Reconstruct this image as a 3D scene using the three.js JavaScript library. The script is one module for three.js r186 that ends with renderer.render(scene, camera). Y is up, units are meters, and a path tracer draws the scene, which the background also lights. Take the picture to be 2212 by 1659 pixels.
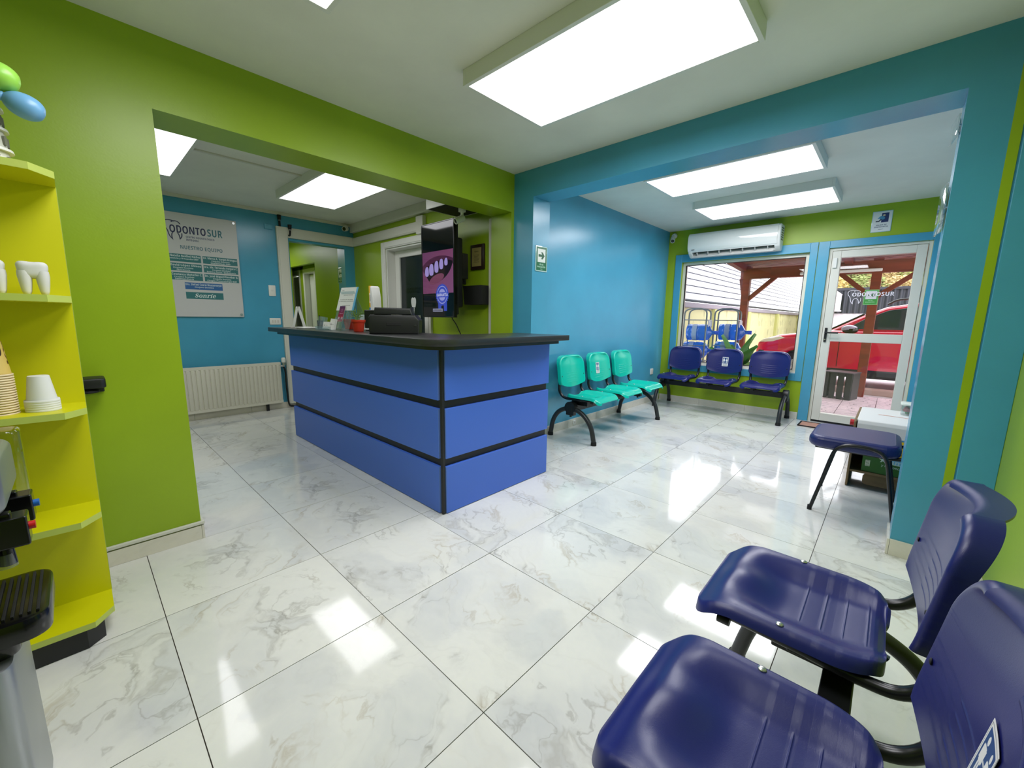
import * as THREE from 'three';
import { RoundedBoxGeometry } from 'three/addons/geometries/RoundedBoxGeometry.js';
import { mergeGeometries, toCreasedNormals } from 'three/addons/utils/BufferGeometryUtils.js';
import { RectAreaLightUniformsLib } from 'three/addons/lights/RectAreaLightUniformsLib.js';

// ---------------------------------------------------------------- camera, sky, exposure
const scene = new THREE.Scene();
const camera = new THREE.PerspectiveCamera(86.786, 2212 / 1659, 0.02, 200);
camera.position.set(0.7758, 1.1879, 0.7251);
camera.rotation.set(-0.1618, 0.75, 0.013, 'YXZ');
const renderer = new THREE.WebGLRenderer({ antialias: true });
renderer.toneMapping = THREE.LinearToneMapping;
renderer.toneMappingExposure = 1.34;
renderer.shadowMap.enabled = true;
RectAreaLightUniformsLib.init();
scene.background = new THREE.Color(0.93, 0.95, 1.0);      // bright overcast sky
scene.backgroundIntensity = 3.6;
const LAMP_MAIN = 7.4, LAMP_WAIT = 9.2, LAMP_RECEPTION = 3.2, LAMP_CORRIDOR = 3.0;

// ---------------------------------------------------------------- helpers
let seed = 7;
const rnd = () => { seed = (seed * 1664525 + 1013904223) % 4294967296; return seed / 4294967296; };
const rr = (a, b) => a + (b - a) * rnd();
const smooth = (a, b, x) => { const t = Math.min(1, Math.max(0, (x - a) / (b - a))); return t * t * (3 - 2 * t); };
const V = (x, y, z) => new THREE.Vector3(x, y, z);
const names = new Map();
const numbered = (n) => { const k = names.get(n) ?? 0; names.set(n, k + 1); return k ? n + '_' + String(k).padStart(3, '0') : n; };

function plainGeo(g) {
  let q = g.index ? g.toNonIndexed() : g.clone();
  for (const k of Object.keys(q.attributes)) if (!['position', 'normal', 'uv'].includes(k)) q.deleteAttribute(k);
  if (!q.attributes.uv) q.setAttribute('uv', new THREE.BufferAttribute(new Float32Array(q.attributes.position.count * 2), 2));
  return q;
}
const join = (list) => list.length === 1 ? list[0] : mergeGeometries(list.map(plainGeo));
// box from its six faces, r rounds the edges
function B(x0, x1, y0, y1, z0, z1, r = 0) {
  const w = Math.abs(x1 - x0), h = Math.abs(y1 - y0), d = Math.abs(z1 - z0);
  const g = r ? new RoundedBoxGeometry(w, h, d, 2, Math.min(r, w * 0.49, h * 0.49, d * 0.49)) : new THREE.BoxGeometry(w, h, d);
  return g.translate((x0 + x1) / 2, (y0 + y1) / 2, (z0 + z1) / 2);
}
// texture coordinates in metres, by the way each face points
function metric(g, s = 1) {
  const q = plainGeo(g), p = q.attributes.position, n = q.attributes.normal, uv = q.attributes.uv;
  for (let i = 0; i < p.count; i++) {
    const ax = Math.abs(n.getX(i)), ay = Math.abs(n.getY(i)), az = Math.abs(n.getZ(i));
    if (ay >= ax && ay >= az) uv.setXY(i, p.getX(i) * s, p.getZ(i) * s);
    else if (ax >= az) uv.setXY(i, p.getZ(i) * s, p.getY(i) * s);
    else uv.setXY(i, p.getX(i) * s, p.getY(i) * s);
  }
  return q;
}
function cyl(r0, r1, h, x, y, z, seg = 20, axis = 'y') {    // r0 bottom, r1 top, centre x y z
  const g = new THREE.CylinderGeometry(r1, r0, h, seg);
  if (axis === 'x') g.rotateZ(-Math.PI / 2);
  if (axis === 'z') g.rotateX(Math.PI / 2);
  return g.translate(x, y, z);
}
function tube(pts, r, seg = 32, rad = 10, tension = 0.5) {
  return new THREE.TubeGeometry(new THREE.CatmullRomCurve3(pts.map((p) => V(...p)), false, 'catmullrom', tension), seg, r, rad, false);
}
const ball = (r, x, y, z, sx = 1, sy = 1, sz = 1, seg = 16) => new THREE.SphereGeometry(r, seg, Math.max(6, seg * 0.6 | 0)).scale(sx, sy, sz).translate(x, y, z);
function extrude(pts, depth, bevel = 0, seg = 2, holes = []) {   // outline in x y, thickness along z, from 0 to depth
  const s = new THREE.Shape(pts.map((p) => new THREE.Vector2(...p)));
  for (const h of holes) s.holes.push(new THREE.Path(h.map((p) => new THREE.Vector2(...p))));
  const g = new THREE.ExtrudeGeometry(s, { depth: depth - 2 * bevel, bevelEnabled: bevel > 0, bevelSize: bevel, bevelThickness: bevel, bevelOffset: -bevel, bevelSegments: seg, curveSegments: 16 });
  return toCreasedNormals(g.translate(0, 0, bevel), 0.55);
}
function roundedRect(x0, y0, x1, y1, r, n = 6) {
  const out = [];
  for (const [cx, cy, a] of [[x1 - r, y0 + r, -90], [x1 - r, y1 - r, 0], [x0 + r, y1 - r, 90], [x0 + r, y0 + r, 180]])
    for (let i = 0; i <= n; i++) { const t = (a + 90 * i / n) * Math.PI / 180; out.push([cx + r * Math.cos(t), cy + r * Math.sin(t)]); }
  return out;
}
const lathe = (pts, seg = 28) => new THREE.LatheGeometry(pts.map((p) => new THREE.Vector2(...p)), seg);
// a curved sheet of even thickness: fn(s, t) gives a point, s and t from their lists
function sheet(S, T, fn, thick, flip = false) {
  const ns = S.length, nt = T.length, P = [], N = [];
  for (const t of T) for (const s of S) P.push(V(...fn(s, t)));
  const at = (i, j) => P[Math.min(nt - 1, Math.max(0, j)) * ns + Math.min(ns - 1, Math.max(0, i))];
  for (let j = 0; j < nt; j++) for (let i = 0; i < ns; i++) {
    const a = at(i + 1, j).clone().sub(at(i - 1, j)), b = at(i, j + 1).clone().sub(at(i, j - 1));
    const n = a.cross(b).normalize(); if (flip) n.negate(); N.push(n);
  }
  const pos = [], nor = [], uv = [], tri = (a, b, c) => { for (const k of [a, b, c]) { pos.push(k[0].x, k[0].y, k[0].z); nor.push(k[1].x, k[1].y, k[1].z); uv.push(k[2], k[3]); } };
  const top = (i, j) => { const k = j * ns + i; return [P[k], N[k], i / (ns - 1), j / (nt - 1)]; };
  const bot = (i, j) => { const k = j * ns + i; return [P[k].clone().addScaledVector(N[k], -thick), N[k].clone().negate(), i / (ns - 1), j / (nt - 1)]; };
  const quad = (a, b, c, d, f) => { if (f) { tri(a, c, b); tri(a, d, c); } else { tri(a, b, c); tri(a, c, d); } };
  for (let j = 0; j < nt - 1; j++) for (let i = 0; i < ns - 1; i++) {
    quad(top(i, j), top(i + 1, j), top(i + 1, j + 1), top(i, j + 1), flip);
    quad(bot(i, j), bot(i, j + 1), bot(i + 1, j + 1), bot(i + 1, j), flip);
  }
  const edge = (list) => { for (let k = 0; k < list.length - 1; k++) {
    const [a, b] = [list[k], list[k + 1]], A = top(...a), C = bot(...a), D = top(...b), E = bot(...b);
    const n = D[0].clone().sub(A[0]).cross(A[1]).normalize(); if (!flip) n.negate(); n.negate();
    quad([A[0], n, 0, 0], [C[0], n, 0, 0], [E[0], n, 0, 0], [D[0], n, 0, 0], flip); } };
  const r = (n) => [...Array(n).keys()];
  edge(r(ns).map((i) => [i, 0])); edge(r(ns).map((i) => [ns - 1 - i, nt - 1])); edge(r(nt).map((j) => [ns - 1, j])); edge(r(nt).map((j) => [0, nt - 1 - j]));
  const g = new THREE.BufferGeometry();
  g.setAttribute('position', new THREE.Float32BufferAttribute(pos, 3)); g.setAttribute('normal', new THREE.Float32BufferAttribute(nor, 3)); g.setAttribute('uv', new THREE.Float32BufferAttribute(uv, 2));
  return g;
}
const tidy = (set) => [...set].sort((a, b) => a - b).filter((v, i, l) => !i || v - l[i - 1] > 2e-4);
const steps = (a, b, n) => [...Array(n + 1).keys()].map((i) => a + (b - a) * i / n);

function obj(name, geos, m, parent = scene) {
  const g = Array.isArray(geos) ? join(geos) : geos;
  const o = new THREE.Mesh(g, m);
  o.name = parent === scene ? numbered(name) : name;
  o.castShadow = o.receiveShadow = true;
  parent.add(o);
  return o;
}
function tag(o, label, category, group) { o.userData.label = label; o.userData.category = category; if (group) o.userData.group = group; return o; }
function thing(name, label, category, [x, y, z] = [0, 0, 0], turn = 0, group) {
  const o = new THREE.Group(); o.name = numbered(name); o.position.set(x, y, z); o.rotation.y = turn; scene.add(o);
  return tag(o, label, category, group);
}
function struct(name, geos, m, label) {
  const o = obj(name, (Array.isArray(geos) ? geos : [geos]).map((g) => metric(g)), m); o.name = name; o.userData.kind = 'structure';
  if (label) o.userData.label = label;
  return o;
}
function structGroup(name, label, [x, y, z] = [0, 0, 0], turn = 0) {
  const o = new THREE.Group(); o.name = name; o.userData.kind = 'structure'; o.userData.label = label; o.position.set(x, y, z); o.rotation.y = turn; scene.add(o); return o;
}
function dup(o, [x, y, z], turn, label) {
  const c = o.clone(); c.name = numbered(o.name.replace(/_\d{3}$/, '')); c.position.set(x, y, z); c.rotation.y = turn; c.userData = { ...o.userData }; if (label) c.userData.label = label;
  scene.add(c); return c;
}

// ---------------------------------------------------------------- textures
const hash = (x, y, s) => { let h = Math.imul(x | 0, 374761393) ^ Math.imul(y | 0, 668265263) ^ Math.imul(s | 0, 1274126177); h = Math.imul(h ^ (h >>> 13), 1274126177); return ((h ^ (h >>> 16)) >>> 0) / 4294967296; };
function vnoise(x, y, s, wrap = 0) {
  const xi = Math.floor(x), yi = Math.floor(y), fx = x - xi, fy = y - yi, u = fx * fx * (3 - 2 * fx), v = fy * fy * (3 - 2 * fy);
  const w = (a) => wrap ? ((a % wrap) + wrap) % wrap : a;
  const a = hash(w(xi), w(yi), s), b = hash(w(xi + 1), w(yi), s), c = hash(w(xi), w(yi + 1), s), d = hash(w(xi + 1), w(yi + 1), s);
  return a + (b - a) * u + (c - a) * v + (a - b - c + d) * u * v;
}
function fbm(x, y, s, oct, wrap = 0) { let r = 0, a = 0.5, t = 0; for (let i = 0; i < oct; i++) { r += a * vnoise(x, y, s + i * 17, wrap); t += a; a *= 0.5; x *= 2; y *= 2; wrap *= 2; } return r / t; }
function dataTex(n, fn, srgb = true, rep = 1) {
  const d = new Uint8Array(n * n * 4);
  for (let y = 0; y < n; y++) for (let x = 0; x < n; x++) { const c = fn(x / n, y / n), k = (y * n + x) * 4; d[k] = c[0]; d[k + 1] = c[1]; d[k + 2] = c[2]; d[k + 3] = 255; }
  const t = new THREE.DataTexture(d, n, n, THREE.RGBAFormat);
  t.magFilter = THREE.LinearFilter; t.minFilter = THREE.LinearMipmapLinearFilter; t.generateMipmaps = true; t.wrapS = t.wrapT = THREE.RepeatWrapping;
  if (srgb) t.colorSpace = THREE.SRGBColorSpace; t.repeat.set(rep, rep); t.needsUpdate = true;
  return t;
}
function canvasTex(w, h, draw) {
  const c = document.createElement('canvas'); c.width = w; c.height = h; draw(c.getContext('2d'), w, h);
  const t = new THREE.CanvasTexture(c); t.colorSpace = THREE.SRGBColorSpace; t.anisotropy = 8; return t;
}
function mat(color, rough = 0.5, extra = {}) { return new THREE.MeshPhysicalMaterial({ color, roughness: rough, ...extra }); }

const wallBump = dataTex(256, (u, v) => { const k = 255 * (0.6 * fbm(u * 64, v * 64, 3, 2, 64) + 0.4 * fbm(u * 16, v * 16, 9, 2, 16)); return [k, k, k]; }, false, 2.5);
const wallTint = dataTex(256, (u, v) => { const k = 236 + 19 * fbm(u * 6, v * 6, 21, 4, 6); return [k, k, k]; }, true, 0.5);
const paint = (c, r = 0.42) => mat(c, r, { map: wallTint, bumpMap: wallBump, bumpScale: 0.00022 });
const M = {
  green: paint('#9dbb1e', 0.36), blue: paint('#4ea6c8', 0.24), lime: mat('#d0ce00', 0.45), limeEdge: mat('#bccb5e', 0.5),
  ceiling: paint('#f3f2e8', 0.75), white: mat('#e4e4de', 0.4), trunk: mat('#d9d7cc', 0.45), alu: mat('#dcdbd0', 0.42), steelGrey: mat('#7c7f80', 0.35, { metalness: 0.7 }),
  black: mat('#17181a', 0.45), blackGloss: mat('#0c0c0e', 0.18), tubeBlack: mat('#16161a', 0.28), legGrey: mat('#3a3b3d', 0.35, { metalness: 0.35 }), rubber: mat('#121213', 0.7),
  counterBlue: mat('#4671d8', 0.4), counterEdge: mat('#6d8fdc', 0.45), chrome: mat('#c9cac8', 0.25, { metalness: 0.9 }), silver: mat('#9ea2a4', 0.34, { metalness: 0.75 }),
  glass: mat('#ffffff', 0.02, { transmission: 1, thickness: 0, ior: 1.5 }), acrylic: mat('#eef4f4', 0.04, { transmission: 0.92, thickness: 0, ior: 1.49 }),
  navy: mat('#1b2064', 0.36), teal: mat('#04c0aa', 0.3), pink: mat('#cfcac2', 0.6), paper: mat('#dcdcd8', 0.7), gasket: mat('#1a1a1c', 0.6),
};
const speck = dataTex(256, (u, v) => { const k = 255 * (0.7 * hash(u * 256, v * 256, 5) + 0.3 * fbm(u * 40, v * 40, 2, 2, 40)); return [k, k, k]; }, false, 6);
for (const k of ['navy', 'teal']) { M[k].bumpMap = speck; M[k].bumpScale = 0.00012; }
M.navy.roughness = 0.3; M.teal.roughness = 0.2;

// polished marble-look porcelain, six different faces
function marble(s, turn) {
  return dataTex(640, (u, v) => {
    const ca = Math.cos(turn), sa = Math.sin(turn), X = u * ca - v * sa, Y = u * sa + v * ca;
    const wx = fbm(X * 2.2 + 7, Y * 2.2, s, 6) - 0.5, wy = fbm(X * 2.2, Y * 2.2 + 5, s + 50, 6) - 0.5;
    const x = X * 1.2 + wx * 1.1, y = Y * 3.4 + wy * 2.4;
    const cloud = fbm(x * 1.1, y * 0.7, s + 3, 5), n1 = Math.abs(fbm(x * 1.5 + 3, y * 1.0, s + 11, 6) - 0.5) * 2, n2 = Math.abs(fbm(x * 3.4, y * 2.0, s + 29, 6) - 0.5) * 2;
    const mask = smooth(0.5, 0.72, fbm(X * 2.6, Y * 3.2, s + 71, 4)), side = smooth(0.49, 0.53, fbm(x * 1.5 + 3, y * 1.0, s + 11, 6));
    const vein = Math.pow(Math.max(0, 1 - n1 * 7), 2) * (0.15 + 0.85 * mask), fine = Math.pow(Math.max(0, 1 - n2 * 9), 1.6) * mask;
    const grey = 0.55 * smooth(0.4, 0.75, cloud) + 0.3 * side * mask + 0.16 * fbm(X * 26, Y * 40, s + 7, 3);
    const warm = smooth(0.42, 0.66, fbm(X * 2 + 9, Y * 2, s + 91, 2));
    const k = Math.min(1, 0.3 * vein + 0.34 * fine);
    const base = [230 - 24 * grey, 229 - 22 * grey, 223 - 15 * grey], vc = [138 + 20 * warm, 134 + 8 * warm, 128 - 12 * warm];
    return base.map((b, i) => b + (vc[i] - b) * k);
  });
}
const marbleTex = [0.35, 0.2, 0.75, -0.2, 0.5, 2.7].map((a, i) => marble(100 + i * 37, a));
M.tile = marbleTex.map((t) => mat('#ffffff', 0.07, { map: t }));
M.tile.forEach((m) => { m.specularIntensity = 1; });
M.skirt = mat('#fffaf0', 0.25, { map: marbleTex[1] });
M.grout = mat('#3b332c', 0.9);
const woodTex = dataTex(512, (u, v) => {
  const g = fbm(u * 3, v * 60, 5, 4, 0), r = fbm(u * 2 + 0.4 * g, v * 14, 9, 3, 0), k = 0.65 + 0.5 * r * (0.6 + 0.4 * g);
  return [200 * k, 200 * k, 200 * k];
});
M.pergola = mat('#a8452a', 0.6, { map: woodTex }); M.plywood = mat('#b99a6a', 0.6, { map: woodTex });

// ================================================================ the setting
const GX = -1.807, BZ = -2.046, RX = 1.19, H = 2.42, FZ = -5.24, TX = -1.735, LX = -4.88, RZ = -2.07;
// --- floor: grout bed and one mesh for each 60 cm tile
{
  const floor = structGroup('floor', 'polished white marble-look tile floor with thin dark joints');
  const T = 0.6, gap = 0.0028, full = new THREE.BoxGeometry(T - gap, 0.01, T - gap).translate(0, -0.005, 0);
  const bed = (x0, x1, z0, z1) => obj('grout_bed', B(x0, x1, -0.06, -0.0032, z0, z1), M.grout, floor);
  bed(-5.0, 1.65, -2.3, 2.4); bed(-1.95, 1.65, -5.4, -2.3);
  const inRoom = (x0, x1, z0, z1) => (z1 > -2.27 && x0 > -5.6) || x1 > -1.9;
  for (let i = -9; i <= 2; i++) for (let k = -9; k <= 3; k++) {
    let x0 = i * T, x1 = x0 + T, z0 = k * T, z1 = z0 + T;
    if (!inRoom(x0, x1, z0, z1)) continue;
    const c = [Math.max(x0, -4.99), Math.min(x1, 1.64), Math.max(z0, -5.38), Math.min(z1, 2.39)];
    if (z1 <= -2.3) c[0] = Math.max(c[0], -1.94);
    if (c[1] - c[0] < 0.03 || c[3] - c[2] < 0.03) continue;
    const whole = c[0] === x0 && c[1] === x1 && c[2] === z0 && c[3] === z1;
    let g = full, cx = x0 + T / 2, cz = z0 + T / 2;
    if (!whole) {
      g = B(c[0] + gap / 2 - cx, c[1] - gap / 2 - cx, -0.01, 0, c[2] + gap / 2 - cz, c[3] - gap / 2 - cz);
      const p = g.attributes.position, uv = g.attributes.uv;
      for (let q = 0; q < p.count; q++) uv.setXY(q, p.getX(q) / T + 0.5, 0.5 - p.getZ(q) / T);
    }
    const t = obj('tile', g, M.tile[Math.floor(rnd() * 6)], floor);
    t.position.set(cx, 0, cz);
    t.rotation.set(rr(-1, 1) * 0.0011, whole ? Math.floor(rnd() * 2) * Math.PI : 0, rr(-1, 1) * 0.0011);
  }
}
struct('ceiling', [B(-5.0, 1.65, H, H + 0.12, -2.27, 2.4), B(-1.95, 1.65, H, H + 0.12, -5.4, -2.27), B(-8.6, -5.0, H, H + 0.12, -4.1, -0.8)], M.ceiling);
// --- walls, all with thickness
struct('wall_left', [B(-2.06, GX, 0, H, 0.374, 2.4), B(-2.06, GX, 2.104, H, -2.012, 0.374), B(-2.06, GX, 0, H, RZ, -2.012)], M.green, 'green painted wall with wide opening to the reception');
struct('wall_back', [B(GX, -1.585, 0, H, -2.272, BZ), B(-1.585, 0.885, 2.2, H, -2.272, BZ), B(0.885, 1.65, 0, H, -2.272, BZ)], M.blue, 'blue painted wall with wide opening to the waiting area');
struct('wall_right', B(RX, 1.35, 0, H, BZ, 2.4), M.green, 'green painted wall behind the near bench');
struct('wall_front', [B(GX, RX, 0, H, 2.3, 2.4), B(-5.0, -2.06, 0, H, 1.6, 1.7)], M.green);
struct('wall_waiting_left', B(-1.95, TX, 0, H, -5.4, -2.272), M.blue, 'blue painted wall beside the turquoise bench');
struct('wall_waiting_right', B(1.5, 1.65, 0, H, FZ, -2.272), M.blue);
// far wall with openings for the window and the glass door
const WX0 = -1.53, WX1 = -0.055, WY0 = 0.56, WY1 = 1.985, DX0 = 0.125, DX1 = 0.955, DY1 = 2.01;
struct('wall_far', [B(-1.735, WX0, 0, H, FZ - 0.16, FZ), B(WX0, WX1, 0, WY0, FZ - 0.16, FZ), B(WX0, WX1, WY1, H, FZ - 0.16, FZ), B(WX1, DX0, 0, H, FZ - 0.16, FZ), B(DX0, DX1, DY1, H, FZ - 0.16, FZ), B(DX1, 1.65, 0, H, FZ - 0.16, FZ)], M.green, 'green painted wall with the shop window and glass door');
// reception back wall with an opening for its door, reception left wall with the opening to the corridor
const QX0 = -4.03, QX1 = -3.2, QY = 2.02;
struct('wall_reception_back', [B(-5.0, QX0, 0, H, RZ - 0.2, RZ), B(QX0, QX1, QY, H, RZ - 0.2, RZ), B(QX1, GX - 0.001, 0, H, RZ - 0.2, RZ)], M.green, 'green painted wall behind the television');
const OZ0 = -1.93, OZ1 = -1.225, OY = 2.1;
struct('wall_reception_left', [B(-5.0, LX, 0, H, OZ1, 1.7), B(-5.0, LX, OY, H, OZ0, OZ1), B(-5.0, LX, 0, H, RZ, OZ0)], M.blue, 'blue painted wall with radiator and team sign');
struct('wall_corridor_back', [B(-5.96, -5.14, 0, H, -2.3, -1.95), B(-7.1, -5.96, 2.0, H, -2.01, -1.95), B(-8.6, -7.1, 0, H, -2.01, -1.95), B(-7.12, -6.98, 0, H, -2.3, -2.15), B(-6.45, -5.96, 0, H, -2.3, -2.15), B(-8.6, -7.75, 0, H, -2.3, -2.15), B(-7.75, -6.45, 1.98, H, -2.3, -2.15)], M.green, 'green corridor wall seen through the doorway');
struct('wall_corridor_side', B(-5.14, -5.0, 0, H, -2.3, -1.95), M.blue, 'narrow blue strip of corridor wall carrying an arrow sign');
struct('wall_corridor_front', B(-8.6, -5.0, 0, H, -0.9, -0.8), M.green);
struct('wall_corridor_end', [B(-8.7, -8.6, 0, H, -2.5, -0.8), B(-7.6, -7.5, 0, H, -4.0, -2.3), B(-5.5, -5.4, 0, H, -4.0, -2.3), B(-7.6, -5.4, 0, H, -4.1, -4.0)], M.green);
struct('floor_corridor', B(-8.6, -5.0, -0.06, 0, -4.1, -0.8), M.tile[0]);

// --- green paint stripe and the blue casing beside it on the pier
struct('trim_1', [B(1.03, 1.062, 0, H, BZ, BZ + 0.004), B(1.062, RX, 2.1, H, BZ, BZ + 0.004)], M.green, 'narrow green painted stripe on the blue pier');
struct('trim_2', B(1.068, RX, 0, 2.095, BZ, BZ + 0.012, 0.003), M.blue, 'flat blue casing board in the corner');
// --- skirting tiles, each a piece
function skirting(name, label, runs) {
  const g = structGroup(name, label);
  for (const [ax, a0, a1, face, dir, h = 0.075] of runs) {
    const n = Math.max(1, Math.round((a1 - a0) / 0.6)), L = (a1 - a0) / n;
    for (let i = 0; i < n; i++) {
      const p = a0 + i * L + 0.001, q = a0 + (i + 1) * L - 0.001;
      const f = [face, face + dir * 0.011];
      obj('skirting_tile', metric(ax === 'x' ? B(p, q, 0, h, Math.min(...f), Math.max(...f), 0.0015) : B(Math.min(...f), Math.max(...f), 0, h, p, q, 0.0015), 1.6), M.skirt, g);
    }
  }
  return g;
}
const sk = skirting('baseboard_left', 'marble skirting tiles with chipped white bead on the green wall', [['z', 0.374, 2.29, GX, 1], ['x', -2.06, GX + 0.011, 0.374, -1], ['z', 0.374, 1.59, -2.06, -1]]);
obj('bead', [B(GX, GX + 0.016, 0.082, 0.1, 0.366, 2.29, 0.004), B(-2.06, GX + 0.016, 0.082, 0.1, 0.36, 0.374, 0.004)], M.trunk, sk);
skirting('baseboard_back', 'marble skirting tiles around the blue piers', [['x', -1.79, -1.585, BZ, 1], ['z', -2.272, BZ, -1.585, 1], ['x', 0.885, 1.06, BZ, 1, 0.085], ['z', -2.272, BZ + 0.011, 0.885, -1, 0.085], ['x', 0.885, 1.49, -2.272, -1]]);
skirting('baseboard_right', 'marble skirting tiles behind the near bench', [['z', BZ + 0.02, 2.28, RX, -1]]);
skirting('baseboard_waiting_left', 'marble skirting tiles below the turquoise bench', [['z', -5.22, -2.28, TX, 1, 0.085]]);
skirting('baseboard_far', 'marble skirting tiles below the shop window', [['x', -1.72, 0.02, FZ, 1, 0.085], ['x', 0.99, 1.49, FZ, 1, 0.085]]);
skirting('baseboard_reception', 'marble skirting tiles under the radiator', [['z', -1.22, 1.59, LX, 1], ['x', -4.86, -4.15, RZ, 1], ['x', -3.08, -2.07, RZ, 1]]);

// --- shop window: casing, frame, gasket, pane
{
  const w = structGroup('window_1', 'wide shop window in a white frame with blue casing');
  const cs = (x0, x1, y0, y1) => obj('casing_board', metric(B(x0, x1, y0, y1, FZ, FZ + 0.014, 0.003)), M.blue, w);
  cs(-1.62, WX0, 0.47, 2.09); cs(WX1, 0.018, 0.47, 2.09); cs(WX0, WX1, WY1, 2.09); cs(WX0, WX1, 0.47, WY0);
  const z0 = FZ - 0.12, z1 = FZ - 0.05, f = 0.04;
  obj('frame', [B(WX0, WX0 + f, WY0, WY1, z0, z1, 0.003), B(WX1 - f, WX1, WY0, WY1, z0, z1, 0.003), B(WX0 + f, WX1 - f, WY1 - f, WY1, z0, z1, 0.003), B(WX0 + f, WX1 - f, WY0, WY0 + f, z0, z1, 0.003)], M.alu, w);
  const g = 0.006, zz = FZ - 0.082;
  obj('gasket', [B(WX0 + f, WX0 + f + g, WY0 + f, WY1 - f, zz, zz + 0.034), B(WX1 - f - g, WX1 - f, WY0 + f, WY1 - f, zz, zz + 0.034), B(WX0 + f + g, WX1 - f - g, WY1 - f - g, WY1 - f, zz, zz + 0.034), B(WX0 + f + g, WX1 - f - g, WY0 + f, WY0 + f + g, zz, zz + 0.034)], M.gasket, w);
  obj('sill', B(WX0, WX1, WY0 - 0.004, WY0 + 0.012, FZ - 0.05, FZ + 0.004, 0.003), M.white, w);
  obj('pane', B(WX0 + f, WX1 - f, WY0 + f, WY1 - f, FZ - 0.09, FZ - 0.086), M.glass, w);
}
const FONT = '"Arial Narrow", sans-serif';
function toothOutline(c, x, y, s) {         // open line drawing of a molar, box of s by 1.25 s
  c.beginPath();
  c.moveTo(x + 0.62 * s, y + 0.06 * s); c.bezierCurveTo(x + 0.3 * s, y - 0.06 * s, x - 0.02 * s, y + 0.02 * s, x + 0.02 * s, y + 0.28 * s);
  c.bezierCurveTo(x + 0.05 * s, y + 0.5 * s, x + 0.2 * s, y + 0.55 * s, x + 0.24 * s, y + 0.8 * s); c.bezierCurveTo(x + 0.27 * s, y + 1.0 * s, x + 0.32 * s, y + 1.12 * s, x + 0.44 * s, y + 1.24 * s);
  c.bezierCurveTo(x + 0.4 * s, y + 1.0 * s, x + 0.42 * s, y + 0.78 * s, x + 0.6 * s, y + 0.76 * s); c.bezierCurveTo(x + 0.82 * s, y + 0.74 * s, x + 0.84 * s, y + 1.0 * s, x + 0.86 * s, y + 1.2 * s);
  c.bezierCurveTo(x + 0.98 * s, y + 1.08 * s, x + 1.0 * s, y + 0.95 * s, x + 0.97 * s, y + 0.7 * s); c.stroke();
  c.beginPath(); c.moveTo(x + 0.45 * s, y + 0.12 * s); c.bezierCurveTo(x + 0.62 * s, y - 0.03 * s, x + 0.9 * s, y - 0.02 * s, x + 0.96 * s, y + 0.3 * s); c.stroke();
}
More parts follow.
